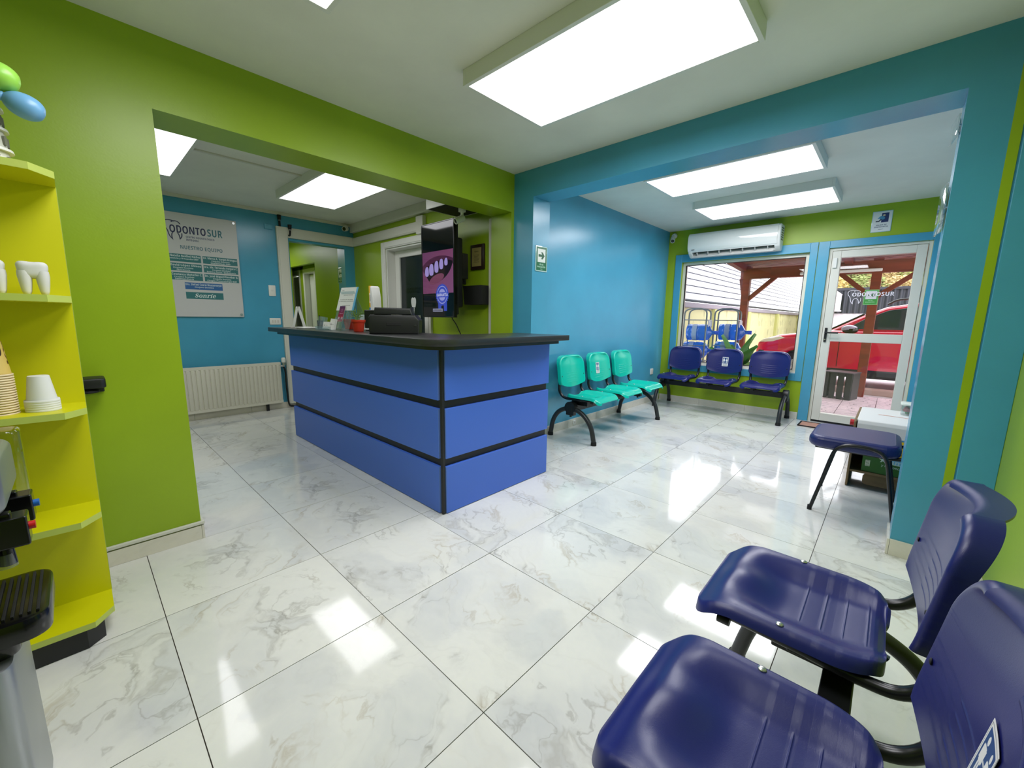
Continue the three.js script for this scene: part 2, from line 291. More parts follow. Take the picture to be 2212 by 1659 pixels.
// --- glass entrance door
{
  const d = structGroup('door_1', 'white aluminium entrance door with two glass panes');
  const cs = (x0, x1, y0, y1) => obj('casing_board', metric(B(x0, x1, y0, y1, FZ, FZ + 0.014, 0.003)), M.blue, d);
  cs(0.024, DX0, 0, 2.09); cs(DX1, 1.03, 0, 2.09); cs(DX0, DX1, DY1, 2.09);
  const z0 = FZ - 0.09, z1 = FZ - 0.015;
  obj('frame', [B(DX0, DX0 + 0.03, 0, DY1, z0, z1, 0.003), B(DX1 - 0.03, DX1, 0, DY1, z0, z1, 0.003), B(DX0 + 0.03, DX1 - 0.03, DY1 - 0.03, DY1, z0, z1, 0.003)], M.alu, d);
  const a = DX0 + 0.034, b = DX1 - 0.034, y0 = 0.025, y1 = DY1 - 0.034, zl0 = FZ - 0.08, zl1 = FZ - 0.005, s = 0.078;
  obj('stile', B(a, a + s, y0, y1, zl0, zl1, 0.004), M.alu, d); obj('stile', B(b - s, b, y0, y1, zl0, zl1, 0.004), M.alu, d);
  obj('rail', B(a + s, b - s, y1 - 0.075, y1, zl0, zl1, 0.004), M.alu, d); obj('rail', B(a + s, b - s, 0.965, 1.06, zl0, zl1, 0.004), M.alu, d); obj('rail', B(a + s, b - s, y0, 0.115, zl0, zl1, 0.004), M.alu, d);
  obj('pane', B(a + s, b - s, 1.06, y1 - 0.075, FZ - 0.044, FZ - 0.04), M.glass, d); obj('pane', B(a + s, b - s, 0.115, 0.965, FZ - 0.044, FZ - 0.04), M.glass, d);
  obj('weather_strip', B(a, b, 0.004, y0, zl0 + 0.02, zl1 - 0.01), M.rubber, d);
  obj('closer_block', B(a + 0.012, a + 0.048, 1.79, 1.9, zl1, zl1 + 0.02, 0.003), M.white, d);
  const hd = obj('handle', [B(a + 0.02, a + 0.044, 0.955, 1.12, zl1, zl1 + 0.014, 0.005), cyl(0.009, 0.009, 0.05, a + 0.032, 1.065, zl1 + 0.03, 12, 'z'), B(a + 0.026, a + 0.15, 1.056, 1.074, zl1 + 0.045, zl1 + 0.06, 0.006)], M.black, d);
  obj('lock_cylinder', cyl(0.008, 0.008, 0.006, a + 0.032, 0.985, zl1 + 0.016, 12, 'z'), M.chrome, hd);
  // vinyl lettering and the green notice stuck on the upper pane
  const lt = canvasTex(1024, 512, (c, w, h) => {
    c.clearRect(0, 0, w, h); c.strokeStyle = '#f4ecf4'; c.lineWidth = 13; c.lineJoin = 'round'; toothOutline(c, 20, 60, 300);
    c.clearRect(110, 110, 900, 130); c.fillStyle = '#f4ecf4'; c.font = 'bold 142px ' + FONT; c.fillText('ODONTOSUR', 112, 226, 890);
  });
  const lm = mat('#ffffff', 0.5, { map: lt, transparent: true, alphaTest: 0.4, side: THREE.DoubleSide }); lm.alphaMap = alphaOf(lt);
  obj('lettering', new THREE.PlaneGeometry(0.41, 0.205).translate(0.535, 1.46, FZ - 0.0385), lm, d);
  const st = canvasTex(256, 300, (c) => {
    c.fillStyle = '#49a04a'; c.fillRect(0, 0, 256, 300); c.strokeStyle = '#9fdf9c'; c.lineWidth = 8; c.strokeRect(6, 6, 244, 288); c.fillStyle = '#e9e2ea'; c.fillRect(30, 26, 196, 160);
    c.fillStyle = '#1f6b35'; c.fillRect(70, 92, 90, 26); c.beginPath(); c.moveTo(150, 60); c.lineTo(205, 105); c.lineTo(150, 150); c.fill(); c.fillStyle = '#bfe6bf'; c.font = 'bold 26px sans-serif'; c.fillText('VIA DE', 84, 224); c.fillText('EVACUACIÓN', 40, 256);
  });
  obj('notice', B(0.48, 0.6, 1.378, 1.54, FZ - 0.047, FZ - 0.045), mat('#ffffff', 0.5, { map: st }), d);
}
function alphaOf(t) {     // its own alpha channel as a grey map
  const c = t.image, d = c.getContext('2d').getImageData(0, 0, c.width, c.height).data;
  return canvasTexRaw(c.width, c.height, (q) => { const im = q.createImageData(c.width, c.height); for (let i = 0; i < d.length; i += 4) { im.data[i] = im.data[i + 1] = im.data[i + 2] = d[i + 3]; im.data[i + 3] = 255; } q.putImageData(im, 0, 0); });
}
function canvasTexRaw(w, h, draw) { const t = canvasTex(w, h, draw); t.colorSpace = THREE.NoColorSpace; return t; }

// --- reception door with dark glass
{
  const d = structGroup('door_2', 'white framed door with dark lettered glass beside the television');
  const ar = (x0, x1, y0, y1) => obj('architrave', [B(x0, x1, y0, y1, RZ, RZ + 0.02, 0.004), B(x0 + 0.012, x1 - 0.012, y0 + (y0 ? 0.012 : 0), y1 - 0.012, RZ + 0.018, RZ + 0.028, 0.004)], M.white, d);
  ar(QX0 - 0.09, QX0, 0, 2.1); ar(QX1, QX1 + 0.09, 0, 2.1); ar(QX0, QX1, QY, 2.1);
  obj('jamb_lining', [B(QX0, QX0 + 0.02, 0, QY, RZ - 0.16, RZ, 0.003), B(QX1 - 0.02, QX1, 0, QY, RZ - 0.16, RZ, 0.003), B(QX0 + 0.02, QX1 - 0.02, QY - 0.02, QY, RZ - 0.16, RZ, 0.003)], M.white, d);
  const a = QX0 + 0.024, b = QX1 - 0.024, z0 = RZ - 0.15, z1 = RZ - 0.11, s = 0.1, y1 = QY - 0.024;
  obj('stile', B(a, a + s, 0.01, y1, z0, z1, 0.006), M.white, d); obj('stile', B(b - s, b, 0.01, y1, z0, z1, 0.006), M.white, d);
  obj('rail', B(a + s, b - s, y1 - 0.08, y1, z0, z1, 0.006), M.white, d); obj('rail', B(a + s, b - s, 0.01, 0.98, z0, z1, 0.006), M.white, d);
  const gt = canvasTex(512, 900, (c, w, h) => {
    c.fillStyle = '#222c2f'; c.fillRect(0, 0, w, h); c.strokeStyle = '#0d1416'; c.lineWidth = 5; toothOutline(c, 46, 310, 160);
    c.fillStyle = '#222c2f'; c.fillRect(70, 350, 420, 90); c.fillStyle = '#0b1113'; c.font = 'bold 86px ' + FONT; c.fillText('ODONTOSUR', 64, 426, 400); c.font = 'bold 60px ' + FONT; c.fillText('SELLADO', 270, 850, 210);
    // plain tooth on an implant screw
    c.fillStyle = '#e6e8e6'; c.beginPath(); c.translate(-40, -70); c.moveTo(232, 560); c.bezierCurveTo(255, 535, 262, 552, 272, 552); c.bezierCurveTo(284, 552, 296, 535, 314, 560); c.bezierCurveTo(330, 600, 312, 640, 306, 662); c.lineTo(244, 662); c.bezierCurveTo(234, 640, 216, 600, 232, 560); c.fill();
    for (let i = 0; i < 6; i++) { c.beginPath(); c.ellipse(275, 674 + i * 14, 19 - i * 2.4, 6, -0.15, 0, 7); c.fill(); }
  });
  obj('dark_pane', B(a + s, b - s, 0.98, y1 - 0.08, z0 + 0.012, z0 + 0.02), mat('#ffffff', 0.12, { map: gt }), d);
}
// --- corridor doors glimpsed through the opening
for (const [n, x0, x1] of [['door_3', -7.75, -7.12], ['door_4', -6.98, -6.45]]) {
  const d = structGroup(n, n === 'door_3' ? 'white corridor door standing ajar beyond the doorway' : 'white corridor door frame nearest the doorway');
  obj('frame', [B(x0, x0 + 0.06, 0, 1.98, -2.3, -2.14, 0.005), B(x1 - 0.06, x1, 0, 1.98, -2.3, -2.14, 0.005), B(x0 + 0.06, x1 - 0.06, 1.9, 1.98, -2.3, -2.14, 0.005)], M.white, d);
  obj('leaf', B(x0 + 0.07, x1 - (n === 'door_3' ? 0.16 : 0.07), 0.01, 1.89, -2.27, -2.23, 0.005), M.white, d);
}
// --- white cable ducts, cornice and ceiling strip in the reception
struct('trim_3', [B(LX, LX + 0.04, 0.05, 2.25, -1.205, -1.08, 0.004), B(LX + 0.04, LX + 0.046, 0.05, 2.13, -1.19, -1.095, 0.003)], M.trunk, 'tall white cable duct beside the radiator');
struct('trim_4', [B(LX, LX + 0.035, 2.13, 2.25, -2.06, -1.205, 0.004), B(LX + 0.035, LX + 0.04, 2.142, 2.238, -2.05, -1.205, 0.002)], M.trunk, 'white horizontal cable duct over the doorway');
struct('trim_5', [B(LX + 0.03, -3.2, 2.13, 2.24, RZ, RZ + 0.035, 0.004), B(LX + 0.04, -3.29, 2.142, 2.228, RZ + 0.033, RZ + 0.04, 0.002), B(-3.29, -3.16, 2.1, 2.29, RZ, RZ + 0.05, 0.004)], M.trunk, 'white horizontal cable duct over the dark glass door');
struct('trim_6', [B(LX, LX + 0.025, 2.385, 2.42, -2.06, 1.6, 0.004)], M.trunk, 'thin white cornice above the team sign');
struct('trim_7', [B(LX + 0.02, -2.2, 2.31, 2.42, RZ, RZ + 0.06, 0.004)], M.trunk, 'white boxed beam above the dark glass door');
struct('trim_8', B(-3.275, -3.25, 2.407, 2.42, -0.82, 0.02, 0.002), M.trunk, 'thin raised strip between the reception ceiling lights');
struct('trim_9', B(-2.125, -2.07, 0, 2.1, RZ, RZ + 0.03, 0.004), M.trunk, 'white vertical cable duct in the corner behind the wall plaque');
struct('trim_10', B(QX1 + 0.09, QX1 + 0.13, 0, 2.1, RZ, RZ + 0.03, 0.004), M.trunk, 'white vertical cable duct beside the television');

// ================================================================ ceiling lights: housing, glowing diffuser and an area light of the same size
function ceilingLight(x0, x1, z0, z1, power, label) {
  const cx = (x0 + x1) / 2, cz = (z0 + z1) / 2, w = x1 - x0, d = z1 - z0, y0 = 2.345, f = 0.022;
  const o = thing('ceiling_light', label, 'ceiling light', [cx, y0, cz], 0, 'surface mounted ceiling light panels');
  const hw = w / 2, hd = d / 2, hh = H - y0;
  obj('housing', [B(-hw, -hw + f, 0, hh, -hd, hd, 0.002), B(hw - f, hw, 0, hh, -hd, hd, 0.002), B(-hw + f, hw - f, 0, hh, -hd, -hd + f, 0.002), B(-hw + f, hw - f, 0, hh, hd - f, hd, 0.002)], M.white, o);
  obj('diffuser', B(-hw + f, hw - f, 0.006, 0.012, -hd + f, hd - f), new THREE.MeshStandardMaterial({ color: '#ffffff', roughness: 0.6, emissive: '#fbfbff', emissiveIntensity: Math.min(1.1, power * 0.3) }), o);
  const l = new THREE.RectAreaLight('#fbfaff', power, w - 2 * f, d - 2 * f); l.position.set(0, 0.004, 0); l.rotation.x = -Math.PI / 2; l.name = 'panel_light'; o.add(l);
  return o;
}
ceilingLight(-0.975, 0.235, -1.385, -0.76, LAMP_MAIN, 'long ceiling light panel above the corner of the counter and bench');
ceilingLight(-0.985, 0.225, -0.09, 0.535, LAMP_MAIN, 'ceiling light panel of which one corner shows near the green wall');
ceilingLight(-0.945, 0.25, -3.345, -2.73, LAMP_WAIT, 'ceiling light panel just behind the blue lintel');
ceilingLight(-0.95, 0.25, -4.535, -3.9, LAMP_WAIT, 'ceiling light panel closest to the air conditioner');
ceilingLight(-3.94, -2.72, 0.0, 0.61, LAMP_RECEPTION, 'reception ceiling light panel above the team sign');
ceilingLight(-3.94, -2.72, -1.41, -0.81, LAMP_RECEPTION, 'reception ceiling light panel in front of the corridor doorway');
ceilingLight(-7.6, -6.4, -1.6, -1.0, LAMP_CORRIDOR, 'ceiling light panel in the corridor behind the doorway');

// ================================================================ beam benches (three plastic seats on one steel beam)
const SD = 0.395;                                   // seat depth; local z points to the front
const RIBS = [0.228, 0.272, 0.316, 0.36], SR = 0.058;
const seatT = (() => { const t = new Set([...steps(0, 90, 14).map((a) => SR * (1 - Math.cos(a * Math.PI / 180))), ...steps(SR, SD, 44), ...steps(0, 90, 12).map((a) => SD - 0.1 * (1 - Math.cos(a * Math.PI / 180)))]); for (const r of RIBS) for (const d of [-0.0062, -0.0048, -0.0034, -0.0022, -0.0011, 0, 0.0011, 0.0022, 0.0034, 0.0048, 0.0062]) t.add(r + d); return tidy(t); })();
function seatPoint(s, d) {
  const a = Math.abs(s), r = SR, back = SD - d;
  let W = 0.21; if (d < r) W = 0.21 - r + Math.sqrt(Math.max(0, r * r - (r - d) * (r - d)));
  if (back < 0.1) W -= 0.075 * (1 - Math.sqrt(Math.max(0, 1 - Math.pow(1 - back / 0.1, 2))));
  const x = s * W;
  let y = 0.442 - 0.03 * Math.pow(1 - smooth(0, 0.075, d), 2);
  y -= 0.024 * smooth(0.05, 0.19, d) * (1 - 0.35 * smooth(0.28, SD, d)) * (1 - smooth(0.42, 0.84, a));
  y += 0.011 * Math.exp(-Math.pow(s / 0.26, 2)) * Math.exp(-Math.pow((d - 0.1) / 0.06, 2));
  y += 0.011 * smooth(0.3, 0.78, a) * smooth(0.03, 0.1, d);
  y -= 0.024 * Math.pow(Math.max(0, a - 0.88) / 0.12, 2);
  y -= 0.01 * Math.pow(1 - smooth(0, 0.03, back), 2);
  for (const q of RIBS) y += 0.0013 * Math.exp(-Math.pow((d - q) / 0.0014, 2)) * (1 - smooth(0.085, 0.092, Math.abs(x + 0.01)));
  return [x, y, 0.2 - d];
}
const seatGeo = sheet([...steps(-1, -0.84, 12), ...steps(-0.82, 0.82, 34), ...steps(0.84, 1, 12)], seatT, (s, d) => seatPoint(s, d), 0.007, false);
const BY0 = 0.5, BY1 = 0.8, BR = 0.085;
// the shell of a backrest; |s| > 1 and t > 1 are the rims turned back square to the outline
function backPoint(s, t) {
  const a = Math.min(1, Math.abs(s)), sg = Math.sign(s) || 1, tt = Math.min(1, t), e = Math.max(0, Math.abs(s) - 1) / 0.35, g = Math.max(0, t - 1) / 0.2;
  const yb = BY0 + 0.036 * a * a, y = yb + (BY1 - yb) * tt, top = (BY1 - BY0 - 0.036) * (1 - tt);
  let W = 0.2 + 0.006 * (1 - tt), nx = 1, ny = 0;
  if (top < BR) { ny = (BR - top) / BR; nx = Math.sqrt(Math.max(0, 1 - ny * ny)); W = W - BR + BR * nx; }
  if (tt < 0.16) W -= 0.012 * Math.pow(1 - tt / 0.16, 2);
  let x = sg * a * W, z = -0.213 - 0.042 * (y - BY0) / (BY1 - BY0) - 0.028 * (1 - a * a) - 0.006 * smooth(0.7, 1, tt), yy = y;
  const f = Math.max(e, g);
  if (f > 0) {
    if (g > 0) { nx = 0; ny = 1; }
    const q = Math.min(1, f / 0.55) * Math.PI / 2, r = 0.013 + 0.005 * ny, out = r * Math.sin(q), back = r * (1 - Math.cos(q)) + (0.026 + 0.012 * ny) * Math.max(0, f - 0.55) / 0.45;
    x += sg * nx * out; yy += ny * out; z -= back;
  }
  if (f === 0) for (let i = 0; i < 5; i++) z += 0.0012 * Math.exp(-Math.pow((y - (0.548 + i * 0.024)) / 0.0016, 2)) * (1 - smooth(0.078, 0.088, Math.abs(x)));
  return [x, yy, z];
}
const backGeo = (() => {
  const t = new Set([...steps(0, 0.7, 26), ...steps(0, 90, 16).map((a) => 1 - BR * (1 - Math.sin(a * Math.PI / 180)) / (BY1 - BY0 - 0.036))]);
  for (let i = 0; i < 5; i++) for (const d of [-0.004, -0.0025, -0.0012, 0, 0.0012, 0.0025, 0.004]) t.add((0.548 + i * 0.024 + d - BY0) / (BY1 - BY0));
  const T = tidy(t), rim = [...steps(1, 1.2, 8), ...steps(1.22, 1.35, 3)];
  return join([sheet([...rim.slice().reverse().map((v) => -v), ...steps(-0.96, 0.96, 36), ...rim], T, backPoint, 0.005), sheet(steps(-1, 1, 30), steps(1, 1.2, 12), backPoint, 0.005)]);
})();
const stickTex = canvasTex(256, 320, (c) => {
  c.fillStyle = '#eceae6'; c.fillRect(0, 0, 256, 320); c.strokeStyle = '#8b8d90'; c.lineWidth = 4; c.strokeRect(10, 10, 236, 300); c.fillStyle = '#17457f'; c.fillRect(22, 22, 212, 200);
  c.fillStyle = '#eceae6'; for (const x of [72, 184]) { c.beginPath(); c.arc(x, 54, 17, 0, 7); c.fill(); c.fillRect(x - 24, 76, 48, 66); c.fillRect(x - 18, 140, 15, 68); c.fillRect(x + 3, 140, 15, 68); c.fillRect(x - 34, 80, 10, 56); c.fillRect(x + 24, 80, 10, 56); }
  c.fillRect(108, 108, 40, 8); c.fillRect(108, 170, 40, 8);
  c.fillStyle = '#23252a'; c.font = 'bold 32px sans-serif'; c.textAlign = 'center'; c.fillText('MANTENER', 128, 262, 210); c.fillText('DISTANCIA', 128, 298, 210);
});
const stickMat = mat('#ffffff', 0.45, { map: stickTex });
const stickGeo = (c) => sheet(steps(c - 0.18, c + 0.18, 10), steps(0.3, 0.7, 10), (s, t) => { const p = backPoint(s, t); p[2] += 0.003; return p; }, 0.0006, false);
const tubeGeos = [-1, 1].map((k) => tube([[k * 0.178, 0.418, 0.11], [k * 0.178, 0.414, -0.03], [k * 0.18, 0.408, -0.16], [k * 0.186, 0.425, -0.225], [k * 0.192, 0.48, -0.262], [k * 0.196, 0.56, -0.262], [k * 0.198, 0.68, -0.278]], 0.014, 60, 12));
const boltGeo = (x, y, z) => ball(0.009, x, y, z, 1, 0.45, 1, 12);
function legGeo(k, front) {
  const pts = front ? [[k, 0.315, -0.11], [k, 0.3, -0.03], [k, 0.25, 0.05], [k, 0.16, 0.115], [k, 0.03, 0.15]] : [[k, 0.315, -0.12], [k, 0.3, -0.2], [k, 0.25, -0.28], [k, 0.16, -0.335], [k, 0.03, -0.362]];
  return tube(pts, 0.023, 36, 14);
}
function bench(label, pos, turn, m, gap, legs, stickerAt) {
  const o = thing('beam_bench', label, 'bench', pos, turn);
  for (let i = 0; i < 3; i++) {
    const x = (i - 1) * gap;
    const s = obj('seat', seatGeo, m, o); s.position.x = x;
    for (const k of [-1, 1]) { const p = seatPoint(k * 0.86, 0.2); obj('bolt', boltGeo(p[0], p[1] + 0.001, p[2]), M.chrome, s); }
    obj('seat_bracket', [B(-0.185, 0.185, 0.396, 0.412, -0.06, -0.02, 0.003), B(-0.185, 0.185, 0.396, 0.41, -0.135, -0.1, 0.003), B(-0.12, -0.09, 0.345, 0.4, -0.16, 0.02, 0.004), B(0.09, 0.12, 0.345, 0.4, -0.16, 0.02, 0.004), cyl(0.012, 0.012, 0.03, -0.19, 0.405, 0.12, 12, 'z'), cyl(0.012, 0.012, 0.03, 0.19, 0.405, 0.12, 12, 'z')], M.black, s);
    const b = obj('backrest', backGeo, m, o); b.position.x = x;
    for (const k of [-1, 1]) { const p = backPoint(k * 0.93, 0.33); obj('screw', ball(0.006, p[0], p[1], p[2] + 0.001, 1, 1, 0.4, 10), M.black, b); }
    if (i === 1) obj('sticker', stickGeo(stickerAt), stickMat, b).userData.label = 'white and blue keep-distance sticker';
    for (const g of tubeGeos) { const t = obj('support_tube', g, M.tubeBlack, o); t.position.x = x; }
  }
  obj('beam', B(-legs - 0.03, legs + 0.03, 0.285, 0.35, -0.15, -0.09, 0.004), M.black, o);
  for (const k of [-legs, legs]) {
    obj('leg_bracket', [cyl(0.06, 0.06, 0.055, k, 0.325, -0.12, 28, 'x'), B(k - 0.027, k + 0.027, 0.25, 0.32, -0.165, -0.075, 0.008), cyl(0.012, 0.012, 0.02, k, 0.243, -0.12, 12)], M.black, o);
    for (const front of [true, false]) {
      const l = obj('leg', legGeo(k, front), M.legGrey, o);
      obj('foot', cyl(0.028, 0.026, 0.032, k, 0.016, front ? 0.151 : -0.363, 18), M.rubber, l);
    }
  }
  return o;
}
bench('turquoise plastic three-seat bench against the blue wall', [-1.335, 0, -3.24], Math.PI / 2, M.teal, 0.53, 0.715, -0.12);
bench('navy plastic three-seat bench under the shop window', [-0.82, 0, -4.845], 0, M.navy, 0.513, 0.74, 0.04);
bench('navy plastic bench against the green wall with keep-distance sticker and steel bolts', [0.655, 0, -0.02], -Math.PI / 2, M.navy, 0.54, 0.73, 0.3);

// ================================================================ single padded chair behind the pier
{
  const o = thing('padded_chair', 'navy padded chair on thin black legs beside the activity table', 'chair', [0.68, 0, -2.64], 0);
  const pad = extrude(roundedRect(-0.23, -0.235, 0.21, 0.235, 0.08, 8), 0.075, 0.03, 5).rotateX(Math.PI / 2).translate(0, 0.478, 0);
  const p = pad.attributes.position; for (let i = 0; i < p.count; i++) { const x = p.getX(i), z = p.getZ(i), y = p.getY(i); if (y > 0.44) p.setY(i, y + 0.012 * (1 - Math.pow(x / 0.23, 2)) * (1 - Math.pow(z / 0.235, 2))); }
  pad.computeVertexNormals();
  const vinyl = mat('#1d2560', 0.34, { bumpMap: speck, bumpScale: 0.0002 });
  obj('seat', pad, vinyl, o);
  obj('seat_pan', B(-0.19, 0.18, 0.395, 0.405, -0.2, 0.2, 0.004), M.black, o);
  for (const k of [-1, 1]) obj('side_frame', tube([[-0.17, 0.0, k * 0.265], [-0.13, 0.2, k * 0.255], [-0.093, 0.385, k * 0.247], [-0.06, 0.436, k * 0.246], [0.0, 0.455, k * 0.246], [0.1, 0.447, k * 0.247], [0.15, 0.4, k * 0.248], [0.18, 0.25, k * 0.254], [0.225, 0.0, k * 0.265]], 0.0105, 64, 10), M.tubeBlack, o);
  for (const k of [-1, 1]) obj('back_post', tube([[0.08, 0.4, k * 0.17], [0.2, 0.4, k * 0.17], [0.25, 0.43, k * 0.17], [0.27, 0.52, k * 0.17], [0.29, 0.74, k * 0.17]], 0.0105, 40, 10), M.tubeBlack, o);
  const bk = extrude(roundedRect(-0.225, 0.53, 0.225, 0.86, 0.07, 8), 0.06, 0.024, 4).rotateY(-Math.PI / 2).translate(0.3, 0, 0); obj('backrest', bk, vinyl, o);
  for (const x of [-0.17, 0.225]) for (const k of [-1, 1]) obj('foot', cyl(0.013, 0.012, 0.03, x, 0.015, k * 0.265, 12), M.rubber, o);
}
// ================================================================ children's activity table with paper roll
{
  const o = thing('activity_table', 'low wooden activity table with white paper pulled over its top', 'table', [0.64, 0, -3.03]);
  obj('side_panel', extrude(roundedRect(-0.62, 0, 0, 0.5, 0.02), 0.014, 0.003).rotateY(-Math.PI / 2).translate(0.014, 0, 0), M.plywood, o);
  obj('side_panel', extrude(roundedRect(-0.62, 0, 0, 0.5, 0.02), 0.014, 0.003).rotateY(-Math.PI / 2).translate(0.634, 0, 0), M.plywood, o);
  obj('shelf', metric(B(0.014, 0.62, 0.115, 0.13, -0.6, -0.005, 0.002)), M.plywood, o);
  obj('apron', extrude(roundedRect(0.09, 0.035, 0.62, 0.115, 0.025), 0.014, 0.003).translate(0, 0, -0.03), M.plywood, o);
  obj('back_panel', B(0.014, 0.62, 0.13, 0.48, -0.612, -0.6), M.plywood, o);
  obj('top_board', B(0.014, 0.62, 0.485, 0.5, -0.6, -0.02, 0.002), M.white, o);
  const prof = [[-0.61, 0.42], [-0.61, 0.502], [-0.03, 0.504], [-0.006, 0.497], [0.004, 0.475], [0.004, 0.4]];
  const curve = new THREE.CatmullRomCurve3(prof.map(([z, y]) => V(0, y, z)), false, 'catmullrom', 0.1);
  obj('paper_sheet', sheet([0.02, 0.61], steps(0, 1, 40), (s, t) => { const q = curve.getPoint(t); return [s, q.y, q.z]; }, 0.0015, true), M.paper, o);
  const marks = canvasTex(256, 256, (c) => { c.clearRect(0, 0, 256, 256); c.strokeStyle = 'rgba(222,120,84,0.75)'; c.lineWidth = 5; for (let i = 0; i < 7; i++) { c.beginPath(); c.moveTo(40 + i * 6, 120 + 8 * Math.sin(i)); c.bezierCurveTo(100, 110 + i * 5, 160, 150 - i * 5, 220 - i * 8, 132 + i * 2); c.stroke(); } });
  const mm = mat('#d9815f', 0.8, { transparent: true }); mm.alphaMap = alphaOf(marks);
  obj('crayon_marks', new THREE.PlaneGeometry(0.3, 0.3).rotateX(-Math.PI / 2).translate(0.22, 0.5055, -0.3), mm, o);
  obj('roller_knob', cyl(0.022, 0.022, 0.022, -0.012, 0.47, -0.04, 20, 'x'), mat('#b3141f', 0.35), o);
}
{
  const art = canvasTex(512, 400, (c, w, h) => {
    c.fillStyle = '#2f6b22'; c.fillRect(0, 0, w, h); c.fillStyle = '#9cc63c'; c.fillRect(0, 0, 60, 90); c.fillRect(440, 0, 72, 150);
    c.save(); c.beginPath(); c.ellipse(250, 130, 205, 160, 0.05, 0, 7); c.clip(); c.fillStyle = '#7fc4e4'; c.fillRect(0, 0, w, h); c.fillStyle = '#2c6f98'; c.fillRect(300, 60, 160, 240); c.restore();
    c.strokeStyle = '#dfeccf'; c.lineWidth = 7; c.beginPath(); c.ellipse(250, 130, 205, 160, 0.05, 0, 7); c.stroke();
    c.fillStyle = '#b2371d'; c.beginPath(); for (let i = 0; i < 24; i++) { const a = i / 24 * 6.283, r = i % 2 ? 62 : 52; c.lineTo(140 + r * Math.cos(a), 125 + r * Math.sin(a)); } c.fill();
    c.fillStyle = '#d98a3c'; c.beginPath(); c.arc(140, 132, 36, 0, 7); c.fill(); c.fillRect(112, 170, 58, 44);
    c.fillStyle = '#eac41b'; c.beginPath(); c.moveTo(226, 60); c.lineTo(276, 60); c.lineTo(270, 150); c.lineTo(296, 236); c.lineTo(208, 236); c.lineTo(232, 150); c.fill(); c.fillStyle = '#a8641a'; for (let i = 0; i < 10; i++) c.fillRect(228 + (i * 37) % 46, 76 + i * 15, 11, 10);
    c.fillStyle = '#dcebe4'; c.font = 'bold 62px sans-serif'; c.save(); c.translate(126, 282); c.rotate(0.07); c.fillText('Animales', 0, 0); c.font = '30px sans-serif'; c.fillText('y rompecabezas', 14, 38); c.restore();
    c.fillStyle = '#e8ead9'; c.fillRect(22, 286, 34, 60); c.fillStyle = '#2f6b22'; for (let i = 0; i < 5; i++) c.fillRect(26, 292 + i * 11, 26, 4);
  });
  const o = thing('puzzle_box', 'green animal puzzle box on the shelf of the activity table', 'box', [0.915, 0.131, -3.045], -0.03);
  obj('carton', B(-0.2, 0.18, 0, 0.3, -0.05, 0, 0.003), mat('#2f6b22', 0.45), o);
  obj('printed_front', new THREE.PlaneGeometry(0.376, 0.296).translate(-0.01, 0.15, 0.001), mat('#ffffff', 0.35, { map: art }), o);
}
{
  const o = thing('plastic_tub', 'clear plastic tub of green and red toys on the activity table', 'tub', [0.98, 0.506, -3.5]);
  obj('tub_wall', extrude(roundedRect(-0.1, -0.07, 0.1, 0.07, 0.025), 0.075, 0.002, 1, [roundedRect(-0.096, -0.066, 0.096, 0.066, 0.022).reverse()]).rotateX(-Math.PI / 2), M.acrylic, o);
  obj('lid', extrude(roundedRect(-0.106, -0.076, 0.106, 0.076, 0.028), 0.012, 0.004).rotateX(-Math.PI / 2).translate(0, 0.075, 0), mat('#dfe7dd', 0.3), o);
  for (let i = 0; i < 26; i++) obj('toy_piece', new RoundedBoxGeometry(0.026, 0.02, 0.03, 2, 0.004).rotateX(rr(0, 3)).rotateY(rr(0, 3)).translate(rr(-0.075, 0.075), rr(0.016, 0.05), rr(-0.045, 0.045)), [mat('#2f9a55', 0.4), mat('#c04a45', 0.4), mat('#7fb79a', 0.4)][i % 3], o);
}
tag(obj('door_mat', [B(0.08, 0.72, 0.001, 0.009, -5.13, -4.86, 0.003)], mat('#b78a78', 0.9)), 'thin brownish door mat with black border at the glass door', 'door mat');
obj('border', [B(0.08, 0.72, 0.003, 0.013, -4.875, -4.86), B(0.08, 0.095, 0.003, 0.013, -5.13, -4.86), B(0.705, 0.72, 0.003, 0.013, -5.13, -4.86), B(0.08, 0.72, 0.003, 0.013, -5.13, -5.115)], M.rubber, scene.children[scene.children.length - 1]);

